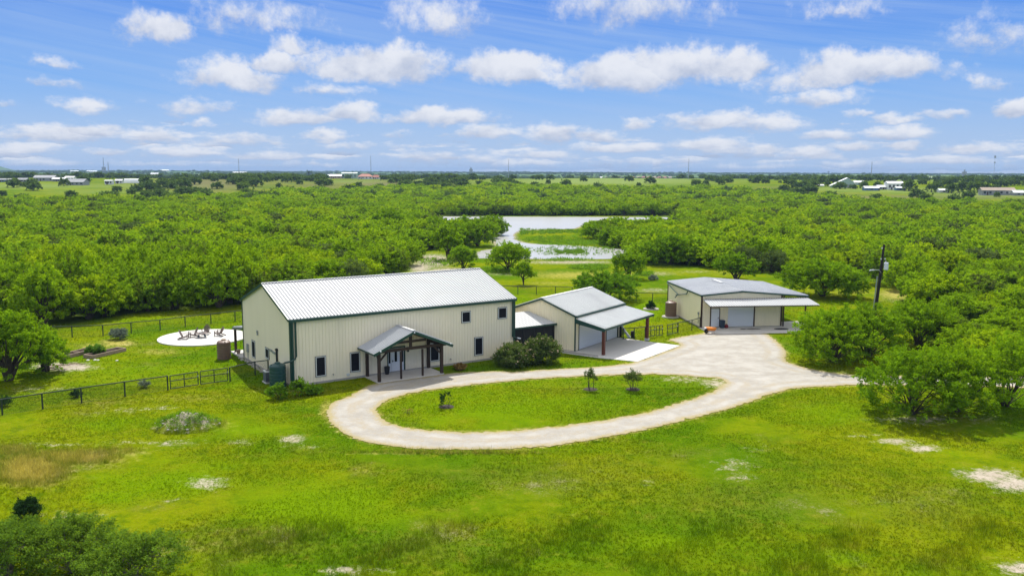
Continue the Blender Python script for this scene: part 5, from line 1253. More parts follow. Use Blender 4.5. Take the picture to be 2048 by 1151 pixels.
for i in range(130):
    a = r_.uniform(0, 6.28); q = math.sqrt(r_.random()); x, y = 2.3 * q * math.cos(a), 1.6 * q * math.sin(a); cc.append((x, y, mound_z(x, y) + 0.08))
for i in range(50):
    a = r_.uniform(0, 6.28); q = math.sqrt(r_.random()); x, y = 2.4 * q * math.cos(a), 1.7 * q * math.sin(a); s = r_.uniform(0.03, 0.10); stn.lathe((x, y, mound_z(x, y) - 0.02), [(s, 0), (s * 1.1, s * .5), (s * .5, s * .9)], 6)
q = stn.build('rubble', M['stone'], o); q['kind'] = 'stuff'
v, f, tt = leaves_np(r_, np.array(cc), r_.random(len(cc)), 34, (0.11, 0.11, 0.09), 0.055); q = link('weeds', np_mesh('weeds', v, f, [LEAF_GLOSS], attrs={'tint': ('FLOAT', tt)}), o); q['kind'] = 'stuff'
# broken branches lying on the sand under the left tree
for k, (px_, py_, lb) in enumerate(((110, 733, 'long brown broken branch lying on the sandy patch'), (142, 729, 'forked brown branch at the right end of the sandy patch'), (95, 738, 'thin brown branch nearest the tree on the sandy patch'))):
    x, y = G(px_, py_); r2 = np.random.default_rng(80 + k); paths = []
    for j in range(5):
        a = r2.uniform(-0.35, 0.35) + (PI if j % 2 else 0); L_ = r2.uniform(0.6, 1.6); paths.append(([(x, y, 0.1), (x + .5 * L_ * math.cos(a), y + .5 * L_ * math.sin(a), 0.16), (x + L_ * math.cos(a), y + L_ * math.sin(a) + r2.uniform(-.2, .2), 0.06)], [0.05, 0.035, 0.012]))
    tv, tf = tubes_np(paths, 5); tag(link('fallen_branch', np_mesh('fallen_branch', tv, tf, [mat('dead_branch_wood', (0.20, 0.12, 0.08), 0.9, var=.2) if k == 0 else bpy.data.materials['dead_branch_wood']])), lb, 'branch')

# ------------------------------------------------------------------ the woods
NEAR = []
for i in range(8):
    NEAR.append(tree_mesh(100 + i, Rr=3.3 + 0.25 * (i % 3), Hh=4.9 + 0.3 * (i % 4), ncl=250, m_=36, leaf=0.165, K=14, stems=4, low=0.40, spread=0.29, flat=0.30, twigs=False))
GREY = [tree_mesh(120 + i, LEAF_OLE, Rr=3.0, Hh=4.2, ncl=130, m_=26, leaf=0.16, K=10, stems=6, low=0.4, spread=0.42, flat=0.3, bare=20) for i in range(2)]


def combo(name, seed, lm, **kw):
    v, f, tt, tv, tf = tree_parts(seed, twigs=False, **kw)
    nv = len(v); V_ = np.concatenate([v, tv]); F_ = np.concatenate([f, tf + nv]); mi = np.concatenate([np.zeros(len(f)), np.ones(len(tf))]); T_ = np.concatenate([tt, np.zeros(len(tv))])
    return bpy.data.objects.new(name, np_mesh(name, V_, F_, [lm, M['bark']], midx=mi, attrs={'tint': ('FLOAT', T_)}))


def template_collection(name, objs):
    c = bpy.data.collections.new(name)
    for o in objs: c.objects.link(o)
    return c
TM = template_collection('mid_trees', [combo('tpl_mid_%d' % i, 200 + i, LEAF, Rr=3.4 + .2 * i, Hh=4.8 + .25 * (i % 3), ncl=160, m_=24, leaf=0.25, K=12, stems=3, low=0.4, spread=0.33, flat=0.3) for i in range(5)] + [combo('tpl_mid_9', 209, LEAF_OLE, Rr=3.2, Hh=4.4, ncl=90, m_=14, leaf=0.3, K=9, stems=4, low=0.35, spread=0.48, flat=0.3)])
TF = template_collection('far_trees', [combo('tpl_far_%d' % i, 220 + i, LEAF, Rr=3.7, Hh=5.0, ncl=100, m_=14, leaf=0.42, K=9, stems=2, low=0.4, spread=0.5, flat=0.3) for i in range(4)] + [combo('tpl_far_9', 229, LEAF_DARK, Rr=3.6, Hh=5.2, ncl=55, m_=9, leaf=0.62, K=8, stems=2, low=0.4, spread=0.6, flat=0.33)])
TO = template_collection('far_oaks', [combo('tpl_oak_%d' % i, 240 + i, LEAF_DARK, Rr=4.0, Hh=6.5, ncl=70, m_=9, leaf=0.7, K=8, stems=2, low=0.5, spread=0.65, flat=0.36) for i in range(3)])


def scatter(name, pts, pick, rot, scl, coll, label, cat):
    """ONE object: points carrying instances of the template trees"""
    me = bpy.data.meshes.new(name); n = len(pts); me.vertices.add(n); me.vertices.foreach_set('co', np.asarray(pts, np.float32).ravel())
    a = me.attributes.new('pick', 'INT', 'POINT'); a.data.foreach_set('value', np.asarray(pick, np.int32))
    a = me.attributes.new('rot', 'FLOAT_VECTOR', 'POINT'); a.data.foreach_set('vector', np.stack([np.zeros(n), np.zeros(n), rot], 1).astype(np.float32).ravel())
    a = me.attributes.new('scl', 'FLOAT_VECTOR', 'POINT'); a.data.foreach_set('vector', np.asarray(scl, np.float32).ravel())
    o = link(name, me); ng = bpy.data.node_groups.new(name + '_nodes', 'GeometryNodeTree')
    ng.interface.new_socket('Geometry', in_out='INPUT', socket_type='NodeSocketGeometry'); ng.interface.new_socket('Geometry', in_out='OUTPUT', socket_type='NodeSocketGeometry')
    N = ng.nodes; gi = N.new('NodeGroupInput'); go = N.new('NodeGroupOutput'); ip = N.new('GeometryNodeInstanceOnPoints'); ci = N.new('GeometryNodeCollectionInfo')
    ci.inputs['Collection'].default_value = coll; ci.inputs['Separate Children'].default_value = True; ci.inputs['Reset Children'].default_value = True
    mp = N.new('GeometryNodeMeshToPoints'); ng.links.new(gi.outputs[0], mp.inputs['Mesh']); ng.links.new(mp.outputs[0], ip.inputs['Points']); ng.links.new(ci.outputs[0], ip.inputs['Instance'])
    ip.inputs['Pick Instance'].default_value = True
    for an, ty, sk in (('pick', 'INT', 'Instance Index'), ('rot', 'FLOAT_VECTOR', 'Rotation'), ('scl', 'FLOAT_VECTOR', 'Scale')):
        q = N.new('GeometryNodeInputNamedAttribute'); q.data_type = ty; q.inputs['Name'].default_value = an; ng.links.new(q.outputs[0], ip.inputs[sk])
    ng.links.new(ip.outputs[0], go.inputs[0]); md = o.modifiers.new('scatter', 'NODES'); md.node_group = ng
    return tag(o, label, cat, kind='stuff')


def hexgrid(D0, D1, sp, a0=-0.66, a1=0.66):
    r = np.random.default_rng(int(D0)); ys = np.arange(D0, D1, sp * 0.87); out = []
    for i, y in enumerate(ys):
        xs = np.arange(a0 * y, a1 * y, sp) + (i % 2) * sp / 2; out.append(np.stack([xs + r.uniform(-.38, .38, len(xs)) * sp, y + r.uniform(-.38, .38, len(xs)) * sp], 1))
    return np.concatenate(out)


MARSH = [(985, 432), (1352, 432), (1352, 443), (1190, 447), (1166, 452), (1166, 464), (1200, 479), (1245, 497), (1290, 527), (1200, 535), (1000, 530), (950, 520), (945, 500), (985, 492)]
PONDPX = [(845, 431), (900, 431), (1350, 431), (1352, 442), (1000, 462), (960, 458), (900, 461), (855, 458)]
def in_woods(P_, z):
    px, py, dd = proj(P_[:, 0], P_[:, 1], z)
    ok = (py < woods_low(px)) & (py > woods_high(px))
    ok &= ~in_poly(px, py, MARSH) & ~in_poly(px, py, PONDPX)
    ok &= ~in_poly(px, py, [(985, 431), (1362, 431), (1362, 442), (1345, 458), (1200, 462), (1166, 462), (1166, 520), (985, 520)]) & ~in_poly(px, py, [(872, 431), (985, 431), (985, 447), (905, 456), (895, 474), (880, 470)])
    road = (px > 1500) & (py > 746)
    right = in_poly(px, py, [(1845, 588), (1905, 592), (2500, 600), (2600, 748), (1985, 742), (1905, 728), (1862, 690), (1840, 620)]) & ~in_poly(px, py, [(1880, 655), (1945, 650), (1960, 672), (1890, 680)])
    return (ok | right) & ~road, px, py
near = []; mid = []; far = []
for D0, D1, sp in ((68, 260, 4.2), (260, 460, 4.8), (460, 1150, 6.6)):
    Pt = hexgrid(D0, D1, sp); z = hz(Pt[:, 0], Pt[:, 1]); z[Pt[:, 1] < 300] = 0; ok, px, py = in_woods(Pt, z)
    thin = rng.random(len(Pt)) < 0.90; k = ok & thin
    for (x, y), zz, a, b in zip(Pt[k], z[k], px[k], py[k]): (near if D0 == 68 else mid if D0 == 260 else far).append((x, y, zz, a, b))
# individual trees: the 280 that show largest
def hidden(x, y):   # behind the house or the garage as seen from the front
    px, py, _ = proj(np.array([x]), np.array([y]), np.array([4.8])); return bool(in_poly(px, py, [(530, 572), (955, 542), (1020, 600), (1020, 760), (590, 765), (490, 700), (490, 600)])[0])
cand = sorted((p for p in near if -60 < p[3] < 2110 and not hidden(p[0], p[1])), key=lambda p: math.hypot(p[0], p[1]))
single = cand[:268]; ids = set(id(p) for p in single); mid = [p for p in near if id(p) not in ids] + mid
def zone(a, b):
    if a < 500: return ('bushy green mesquite in the dense wood behind the round patio', 'wood behind the patio')
    if a < 860: return ('green mesquite in the wood showing above the long white roof', 'wood above the house roof')
    if a < 1240: return ('green mesquite in the wood beside the pond', 'wood beside the pond')
    if a < 1835 or b < 588: return ('green mesquite in the wood beyond the workshop', 'wood beyond the workshop')
    return ('light green mesquite in the thicket between the utility pole and the road', 'thicket by the road')
for i, (x, y, zz, a, b) in enumerate(single):
    r_ = np.random.default_rng(1000 + i); s = r_.uniform(0.58, 1.10); lb, gr = zone(a, b); dp_ = float(woods_low(a)) - b
    row_ = '' if 'thicket' in gr else ('on the open front edge of' if dp_ < 12 else 'a few rows inside' if dp_ < 45 else 'deep inside')
    if row_: lb = lb.replace(' in the wood', ' %s the wood' % row_).replace(' in the dense wood', ' %s the wood' % row_); gr = gr + (', front edge' if dp_ < 12 else ', inner rows' if dp_ < 45 else ', deep rows')
    elif b > 690: lb = lb.replace('in the thicket', 'at the road side of the thicket'); gr += ', road side'
    g_ = r_.random() < 0.11 and b < 588; ms = GREY[i % 2] if g_ else NEAR[int(r_.integers(8))]
    if g_: lb, gr = lb.replace('bushy green', 'grey-green').replace('light green', 'grey-green').replace('green mesquite', 'grey twiggy mesquite') if 'grey' not in lb else lb, 'grey trees of the ' + gr
    if g_ and 'grey-green' in lb: lb = lb.replace('grey-green mesquite', 'grey twiggy mesquite')
    if g_: lb = lb.replace('between the utility pole and the road', 'by the road').replace('grey twiggy mesquite', 'grey twiggy tree').replace('bushy ', '').replace('showing above', 'above')
    plant('mesquite_tree', ms, x, y, lb.replace('on the open front edge', 'at the front edge').replace('between the utility pole and the road', 'by the road').replace('showing ', ''), 'tree', gr, rz=r_.uniform(0, 6.28), s=s, sz=s * r_.uniform(0.85, 1.15) * (1.2 if a < 500 else 0.82 if 'thicket' in gr else 0.95), z=zz)
pts = [(x, y, z - 0.05) for x, y, z, _, _ in mid]; n = len(pts); r_ = np.random.default_rng(4); s = r_.uniform(0.55, 1.18, n); pk = r_.integers(0, 5, n); pk[r_.random(n) < 0.14] = 5
scatter('mesquite_woods', pts, pk, r_.uniform(0, 6.28, n), np.stack([s, s, s * r_.uniform(.72, 1.05, n)], 1), TM, 'dense green mesquite woods stretching round the pond', 'woods')
pts = [(x, y, z - 0.1) for x, y, z, _, _ in far]; n1_ = n; n = len(pts); s = r_.uniform(0.70, 1.40, n); pk = r_.integers(0, 4, n); pk[r_.random(n) < 0.12] = 4
scatter('distant_woods', pts, pk, r_.uniform(0, 6.28, n), np.stack([s, s, s * r_.uniform(.65, .95, n)], 1), TF, 'even green woods reaching to the far hillside', 'woods')
# scattered trees and groves beyond
Pt = np.concatenate([hexgrid(470, 1250, 11), hexgrid(1250, 2600, 20), hexgrid(2600, 6500, 42)]); z = hz(Pt[:, 0], Pt[:, 1]); px, py, _ = proj(Pt[:, 0], Pt[:, 1], z)
Dd = np.hypot(Pt[:, 0], Pt[:, 1]); gr = np.sin(Pt[:, 0] * 0.021 + 1.3 * np.sin(Pt[:, 1] * 0.008)) * np.cos(Pt[:, 1] * 0.013 + 0.6) + 0.5 * np.sin(Pt[:, 0] * 0.006 + Pt[:, 1] * 0.0035)
_, _, _, _, brown, field, farw = px_masks(px, py, Dd)
prob = np.where(Dd < 1250, np.where(gr > 0.3, 0.20, 0.03), np.where(gr > -0.1, 0.5, 0.06)); prob = prob * (1 - 0.80 * np.clip(field, 0, 1)) * (1 - 0.25 * brown)
prob = np.where((Dd < 1250) & ((px < 950) | (px > 1500)), np.maximum(prob, 0.09), prob)
prob = np.where((Dd < 1250) & (px > 950) & (px < 1480) & (py < 372), prob * 0.5, prob)
for bx0, bx1, by0, by1 in ((-10, 290, 357, 378), (298, 408, 350, 366), (655, 765, 353, 368), (1632, 1820, 366, 392), (1875, 1897, 378, 394), (1955, 2060, 382, 402)):
    prob = np.where((Dd < 1250) & (px > bx0) & (px < bx1) & (py > by0) & (py < by1), prob * 0.12, prob)
k = (py < woods_high(px) + 1) & (rng.random(len(Pt)) < prob); pts = np.stack([Pt[k, 0], Pt[k, 1], z[k] - 0.2], 1); n = len(pts); s = r_.uniform(0.8, 1.5, n) * np.interp(Dd[k], [500, 1250, 2600, 6000], [0.8, 1.0, 1.2, 1.6])
scatter('far_groves', pts, r_.integers(0, 3, n), r_.uniform(0, 6.28, n), np.stack([s, s, s * np.interp(Dd[k], [500, 6000], [0.9, 0.55])], 1), TO, 'dark scattered oaks and groves on the far plain', 'trees')
print('trees: single %d, mid %d, far %d, groves %d' % (len(single), n1_, len(far), n))

# ------------------------------------------------------------------ grass and reeds
def tufts(name, P_, h, w, nb, mats, label, cat, seed, tilt=0.45, masks=True, attr=None):
    r = np.random.default_rng(seed); n = len(P_) * nb; c = np.repeat(P_, nb, 0); hh = np.repeat(h, nb) * r.uniform(0.6, 1.25, n); ww = np.repeat(w, nb) * r.uniform(.7, 1.3, n)
    c = c + np.concatenate([r.normal(0, 1, (n, 2)) * (hh * 0.35)[:, None], np.zeros((n, 1))], 1); a = r.uniform(0, 2 * PI, n); ln_ = r.normal(0, tilt, (n, 2)) * hh[:, None]
    dx = np.stack([np.cos(a), np.sin(a), np.zeros(n)], 1) * ww[:, None]; top = c + np.concatenate([ln_, hh[:, None]], 1)
    v = np.stack([c - dx, c + dx, top], 1).reshape(-1, 3); f = np.arange(n * 3).reshape(n, 3); at = {'tint': ('FLOAT', np.repeat(r.random(n), 3))}
    if masks:
        px, py, _ = proj(P_[:, 0], P_[:, 1], P_[:, 2]); D = np.hypot(P_[:, 0], P_[:, 1]); m_ = px_masks(px, py, D)
        ed = np.minimum(seg_dist(P_[:, 0], P_[:, 1], DRIVE_OUT), seg_dist(P_[:, 0], P_[:, 1], DRIVE_IN)); tn = np.maximum(m_[1], 0.8 * np.exp(-ed / 0.45))
        mk = np.stack([m_[0] * 0.4, tn, m_[2], m_[3]], -1); at['mask'] = ('FLOAT_COLOR', np.clip(np.repeat(np.repeat(mk, nb, 0), 3, 0), 0, 1)); at['mask2'] = ('FLOAT_COLOR', np.zeros((n * 3, 4)))
    o = link(name, np_mesh(name, v, f, mats, attrs=at, k=3)); return tag(o, label, cat, kind='stuff')


def lawn_points(n_, D0, D1, seed, p=1.0):
    r = np.random.default_rng(seed); y = np.sqrt(r.uniform(D0 ** 2, D1 ** 2, n_)); x = r.uniform(-0.64, 0.64, n_) * y; px, py, _ = proj(x, y, np.zeros(n_))
    ok = (py > woods_low(px) - 3) & ~((px > 1800) & (py < 745) & (py > 590) & (px > 1850))
    ok &= ~(in_poly(x, y, DRIVE_OUT) & ~in_poly(x, y, DRIVE_IN) & (np.minimum(seg_dist(x, y, DRIVE_OUT), seg_dist(x, y, DRIVE_IN)) > 0.18 * r.random(n_)))
    ok &= np.hypot(x - pcx, y - pcy) > patio_r + 0.05
    for (ox, oy, yaw, x0, x1, y0, y1) in ((AX, AY, AYAW, -0.1, LA + 6, 0, WA + 3.6), (AX, AY, AYAW, 6.7, 13.3, -3, 0), (BX, BY, BYAW, -WB, 0.1, -0.1, LB + .1), (CX, CY, CYAW, 0, 13.8, -4.4, LC)):
        c, s = math.cos(yaw), math.sin(yaw); lx = (x - ox) * c + (y - oy) * s; ly = -(x - ox) * s + (y - oy) * c; ok &= ~((lx > x0) & (lx < x1) & (ly > y0) & (ly < y1))
    ok &= ~in_poly(x, y, GP); ok &= ~in_poly(x, y, POND)
    d, t_, l_, o_, *_r = px_masks(px, py, np.hypot(x, y)); ok &= r.random(n_) > np.clip(d * 1.1 - 0.1, 0, 0.93)
    return np.stack([x[ok], y[ok], np.zeros(ok.sum())], 1), px[ok], py[ok], t_[ok], l_[ok], o_[ok]


P_, px, py, tn, lm_, ol = lawn_points(150000, 34.5, 72, 21)
n3 = 0.5 + 0.5 * np.sin(P_[:, 0] * 0.5 + 2 * np.sin(P_[:, 1] * 0.31)) * np.cos(P_[:, 1] * 0.43 + 1.0)
hgt = 0.045 + 0.035 * n3 + 0.12 * np.clip(tn, 0, 1) * (py > 880) + 0.03 * ol + 0.05 * smooth((py - 1010) / 90) * (px > 350) * (0.4 + n3)
tufts('meadow_grass', P_, hgt, np.full(len(P_), 0.014), 4, [GRASS], 'bright green meadow grass covering the foreground lawn', 'grass', 22, 0.5)
P_, px, py, tn, lm_, ol = lawn_points(60000, 72, 125, 23)
tufts('lawn_grass', P_, 0.07 + 0.04 * rng.random(len(P_)), np.full(len(P_), 0.03), 3, [GRASS], 'short bright grass of the lawns round the buildings', 'grass', 24, 0.5)
P_, px, py, tn, lm_, ol = lawn_points(60000, 34.5, 62, 25); k = (tn > 0.45) | ((py > 1040) & (px > 420) & (np.sin(P_[:, 0] * .9 + 2 * np.sin(P_[:, 1] * .7)) > 0.35) & (rng.random(len(P_)) < .5)); P_ = P_[k]
tufts('tall_dry_grass', P_, 0.22 + 0.25 * rng.random(len(P_)), np.full(len(P_), 0.012), 6, [GRASS], 'tall straw-coloured grass at the lower left and bottom edge', 'grass', 26, 0.35)
# reeds and marsh
rp = []
for poly, n_ in (([(1040, 458), (1120, 459), (1160, 460), (1235, 462), (1240, 466), (1150, 466), (1040, 470)], 900), ([(1060, 497), (1140, 492), (1225, 494), (1238, 506), (1180, 512), (1080, 510)], 330), ([(1110, 503), (1165, 501), (1170, 507), (1115, 508)], 700), ([(1030, 477), (1120, 485), (1240, 494), (1240, 498), (1100, 491), (1030, 482)], 250), ([(1000, 494), (1060, 496), (1060, 512), (1005, 510)], 160)):
    r_ = np.random.default_rng(n_); pl = np.array(poly); a = r_.uniform(pl[:, 0].min(), pl[:, 0].max(), n_ * 4); b = r_.uniform(pl[:, 1].min(), pl[:, 1].max(), n_ * 4); ok = in_poly(a, b, poly) & (np.sin(a * 0.35 + 2 * np.sin(b * 1.1)) + 0.5 * np.sin(a * .11) > -0.15)
    for u_, v_ in list(zip(a[ok], b[ok]))[:n_]: rp.append((*G(u_, v_), 0.0))
rp = np.array(rp); tufts('pond_reeds', rp, np.full(len(rp), 0.6), np.full(len(rp), 0.05), 5, [LEAF_REED], 'green reeds standing in the shallow end of the pond', 'reeds', 31, 0.25, masks=False)
wp = []
r_ = np.random.default_rng(77)
for (cx_, cy_, rx, ry, n_) in ((1180, 535, 38, 4, 160), (1290, 548, 18, 3, 40), (1110, 478, 60, 6, 260), (1180, 486, 50, 4, 160), (870, 525, 30, 8, 60), (1000, 540, 60, 6, 80), (1130, 520, 60, 3, 50)):
    for _ in range(n_):
        a = r_.uniform(0, 6.28); q = math.sqrt(r_.random()); wp.append((*G(cx_ + rx * q * math.cos(a), cy_ + ry * q * math.sin(a)), 0.2))
v, f, tt = leaves_np(r_, np.array(wp), r_.random(len(wp)), 22, (0.4, 0.4, 0.14), 0.16); v[:, 2] = np.maximum(v[:, 2], 0.02)
tag(link('marsh_weeds', np_mesh('marsh_weeds', v, f, [LEAF_GLOSS], attrs={'tint': ('FLOAT', tt)})), 'low broad-leaved weeds on the pond bank and marsh', 'weeds', kind='stuff')

# ------------------------------------------------------------------ far buildings and masts
def land(px, py):
    """point where the line of sight through a place in the picture reaches the land"""
    d = ray(px, py); t_ = np.concatenate([np.arange(250, 1300, 2.0), np.arange(1300, 6000, 10.0)]); x, y = d[0] / d[1] * t_, t_; z = CAM_H + d[2] / d[1] * t_; g = hz(x, y); k = np.nonzero(z <= g)[0]
    i = k[0] if len(k) else int(np.argmin(z[:475] - g[:475])); return float(x[i]), float(y[i]), float(g[i])


def at_depth(px, D):
    d = ray(px, 345); x = d[0] / d[1] * D; return float(x), float(D), float(hz(x, D))


def farm(name, px, py, wpx, hpx, label, cat, wallm, roofm, depth=0.6, rise=0.35, rz=0.0, wins=3, D=None, group=None, hip=False, door=True):
    x, y, z = at_depth(px, D) if D else land(px, py); k = math.hypot(x, y) / F_PX; w, h = wpx * k, hpx * k; dp = w * depth; hw = h * (1 - rise)
    o = empty(name, (x, y, z - 0.15), rz, label, cat, group)
    mb = MB(); mb.box((-w / 2, -dp / 2, 0), (w / 2, dp / 2, hw)); mb.add([(-w / 2, -dp / 2, hw), (-w / 2, dp / 2, hw), (-w / 2, 0, h - .05)], [(0, 1, 2)]).add([(w / 2, -dp / 2, hw), (w / 2, dp / 2, hw), (w / 2, 0, h - .05)], [(0, 1, 2)])
    if hip: mb = MB(); mb.box((-w / 2, -dp / 2, 0), (w / 2, dp / 2, hw))
    mb.build('wall', M[wallm], o)
    e = 0.4; i_ = w * 0.25 if hip else -e; mb = MB()
    A_ = [(-w / 2 - e, -dp / 2 - e, hw - .1), (w / 2 + e, -dp / 2 - e, hw - .1), (w / 2 + e, dp / 2 + e, hw - .1), (-w / 2 - e, dp / 2 + e, hw - .1), (-w / 2 + i_, 0, h), (w / 2 - i_, 0, h)]
    B_ = [(a, b, c + 0.18) for a, b, c in A_]
    mb.add(A_ + B_, [(0, 4, 5, 1), (2, 5, 4, 3), (6, 7, 11, 10), (8, 9, 10, 11), (0, 1, 7, 6), (1, 2, 8, 7), (2, 3, 9, 8), (3, 0, 6, 9)] + ([(1, 5, 2), (3, 4, 0), (7, 8, 11), (9, 6, 10)] if hip else [(1, 5, 11, 7), (5, 2, 8, 11), (0, 6, 10, 4), (4, 10, 9, 3)]))
    mb.build('roof', M[roofm], o)
    for i in range(wins):
        xx = -w / 2 + w * (i + 0.5) / wins; ww_ = min(0.7, w / wins * 0.28); mb = MB(); mb.box((xx - ww_, -dp / 2 - 0.06, hw * 0.35), (xx + ww_, -dp / 2 + 0.02, hw * 0.8)); mb.build('window', M['darkwin'], o)
    if door and wins:
        xx = -w / 2 + w / wins; mb = MB(); mb.box((xx - 0.5, -dp / 2 - 0.07, 0.15), (xx + 0.5, -dp / 2 + 0.02, min(2.3, hw * .85))); mb.build('door', M['rust'], o)
    return o
H_ = farm
H_('far_shed', 8, 364, 26, 6, 'long blue-grey shed at the far left edge', 'shed', 'farblue', 'fargrey', .3, .3, .05)
H_('far_house', 47, 364, 16, 7, 'grey-brown house right of the far left shed', 'house', 'fargrey', 'fargrey', .6, .4)
H_('far_barn', 92, 362, 34, 10, 'low dark grey barn with pale end wall, far left', 'barn', 'fargrey', 'fargrey', .5, .4, .1)
H_('far_shed', 120, 363, 22, 7, 'white-roofed open shed in the far left farmyard', 'shed', 'fargrey', 'farroof', .5, .35)
H_('far_shed', 141, 359, 16, 6, 'bright white-roofed shed behind the grey barns', 'shed', 'farwhite', 'farroof', .6, .4)
H_('far_house', 156, 370, 32, 11, 'grey-roofed farmhouse with dark porch in the far left farmyard', 'house', 'fargrey', 'fargrey', .6, .5, -.1, 4)
H_('far_shed', 219, 369, 13, 8, 'white boxy shed left of the curved white barn', 'shed', 'farwhite', 'farroof', .7, .1)
H_('far_shed', 239, 367, 12, 8, 'small white shed next to the curved white barn', 'shed', 'farwhite', 'farroof', .6, .3)
x, y, z = land(265, 366); k = math.hypot(x, y) / F_PX; w = 27 * k; hh = 8 * k
o = empty('curved_barn', (x, y, z - .1), 0.15, 'curved white arched barn in the far left farmyard', 'barn'); mb = MB(); n_ = 12
arc = [(math.cos(PI * i / n_), math.sin(PI * i / n_)) for i in range(n_ + 1)]
mb.add([(s * w / 2, a * w * 0.2, max(0, b) * hh) for s in (-1, 1) for a, b in arc], [(i, i + 1, n_ + 2 + i, n_ + 1 + i) for i in range(n_)]); mb.build('roof', M['farroof'], o)
mb = MB(); mb.add([(s * (w / 2 - .1), a * w * 0.2, max(0, b) * hh) for s in (-1, 1) for a, b in arc], [tuple(range(n_ + 1)), tuple(range(n_ + 1, 2 * n_ + 2))]); mb.build('wall', M['farwhite'], o)
H_('far_house', 310, 352, 14, 6, 'white-roofed cottage on the rise left of the blue roof', 'house', 'farwhite', 'farroof', .6, .5, wins=2)
H_('far_house', 363, 355, 18, 7, 'dark blue hip-roofed house on the left rise', 'house', 'farwhite', 'farblue', .7, .6, wins=3, hip=True)
H_('far_house', 397, 355, 16, 6, 'long white-roofed house right of the blue roof', 'house', 'farwhite', 'farroof', .5, .4, wins=3)
H_('far_house', 672, 357, 22, 8, 'cream cottage with white roof left of the unfinished house', 'house', 'fartan', 'farroof', .6, .35, wins=3)
H_('far_house', 700, 357, 30, 12, 'grey-green two-storey house under construction on the central ridge', 'house', 'fargreen', 'fargreen', .5, .15, wins=4)
H_('far_house', 731, 358, 28, 10, 'white villa with red tiled hip roof on the central ridge', 'house', 'farwhite', 'farred', .6, .5, wins=4, hip=True)
H_('far_house', 752, 358, 16, 8, 'smaller red-tiled wing right of the white villa', 'house', 'farwhite', 'farred', .6, .55, wins=2, hip=True)
H_('far_shed', 1641, 373, 10, 4, 'tiny white-roofed shed left of the pale green barn', 'shed', 'farwhite', 'farroof', .6, .4, wins=0)
# the pale green barn with a broad sweeping white roof
x, y, z = land(1690, 375); k = math.hypot(x, y) / F_PX
o = empty('green_barn', (x, y, z - .1), -0.25, 'pale green barn with large sweeping white roof', 'barn'); w, dp, hh = 34 * k, 26 * k, 18 * k
mb = MB(); pr = [(-w * .75, 0), (w / 2, 0), (w / 2, hh * .35), (w * .08, hh * .96), (-w * .75, hh * .22)]
mb.add([(a, s * dp / 2, b) for s in (-1, 1) for a, b in pr], [tuple(range(5)), tuple(range(5, 10))[::-1]] + [(i, (i + 1) % 5, 5 + (i + 1) % 5, 5 + i) for i in range(5)]); mb.build('wall', M['fargreen'], o)
mb = MB(); mb.beam((-w * .8, 0, hh * .20), (w * .08, 0, hh * 1.0), dp * 1.06, 0.25, up=(0, 0, 1)); mb.beam((w * .55, 0, hh * .30), (w * .08, 0, hh * 1.0), dp * 1.06, 0.25); mb.build('roof', M['farroof'], o)
mb = MB(); mb.box((w * .05, -dp / 2 - .08, 0), (w * .35, -dp / 2 + .02, hh * .35)); mb.build('barn_door', M['fargrey'], o)
mb = MB(); mb.box((-w * .7, -dp / 2 - .1, 0), (-w * .15, -dp / 2 + .02, hh * .18)); mb.build('open_bay', M['darkwin'], o)
H_('far_shed', 1716, 370, 18, 8, 'white-roofed annex behind the pale green barn', 'shed', 'fargreen', 'farroof', .6, .4, wins=1)
H_('far_shed', 1741, 381, 26, 8, 'low blue-grey shed with pale roof right of the green barn', 'shed', 'farblue', 'farroof', .5, .4, wins=1)
H_('far_house', 1764, 379, 20, 8, 'single-storey wing left of the two-storey far house', 'house', 'fargrey', 'farroof', .6, .4, wins=2)
H_('far_house', 1787, 379, 28, 15, 'two-storey cream house with white roof on the right rise', 'house', 'farwhite', 'farroof', .6, .25, wins=4)
H_('far_shed', 1799, 381, 16, 7, 'blue lean-to right of the two-storey far house', 'shed', 'farblue', 'farroof', .6, .3, wins=1)
H_('far_shed', 1885, 385, 16, 7, 'small white-roofed shed among the trees on the right rise', 'shed', 'farwhite', 'farroof', .6, .4, wins=1)
H_('mobile_home', 1993, 390, 56, 13, 'long grey single-storey home near the right edge', 'house', 'fargrey', 'fartan', .25, .35, -.05, 6)
H_('far_shed', 2034, 391, 18, 9, 'white-roofed porch shed at the right end of the long grey home', 'shed', 'fargrey', 'farroof', .6, .45, wins=1)
for px_, D, w_, lb in ((1668, 1900, 30, 'long white warehouse on the skyline above the green barn'), (1716, 2100, 10, 'small white shed on the skyline right of the tall mast'), (1818, 2300, 12, 'white-roofed shed on the skyline above the two-storey house'), (1865, 2300, 20, 'white-roofed shed on the skyline above the right trees'), (1965, 2400, 16, 'white shed on the skyline near the lattice tower'), (480, 3200, 26, 'long white shed on the left skyline by the thin mast'), (659, 2400, 7, 'tiny white shed on the skyline left of the villa'), (185, 3600, 18, 'pale warehouse on the skyline left of the tall chimney'), (150, 3900, 14, 'pale block on the left skyline'), (330, 3900, 16, 'pale block on the skyline above the blue-roofed house'), (1200, 2300, 9, 'pale roofed house on the skyline at the left end of the estate')):
    H_('skyline_shed', px_, 0, w_, 4, lb, 'shed', 'farwhite', 'farroof', .5, .3, D=D, wins=0)
for i in range(13):
    H_('estate_house', 1214 + i * 10.5, 0, 9, 4.5, 'tiny brown-roofed house in the estate along the skyline', 'house', 'fartan', 'farred' if i % 3 else 'fartan', .7, .5, D=2300 + (i * 37) % 90, wins=0, group='estate houses on the skyline', hip=True)


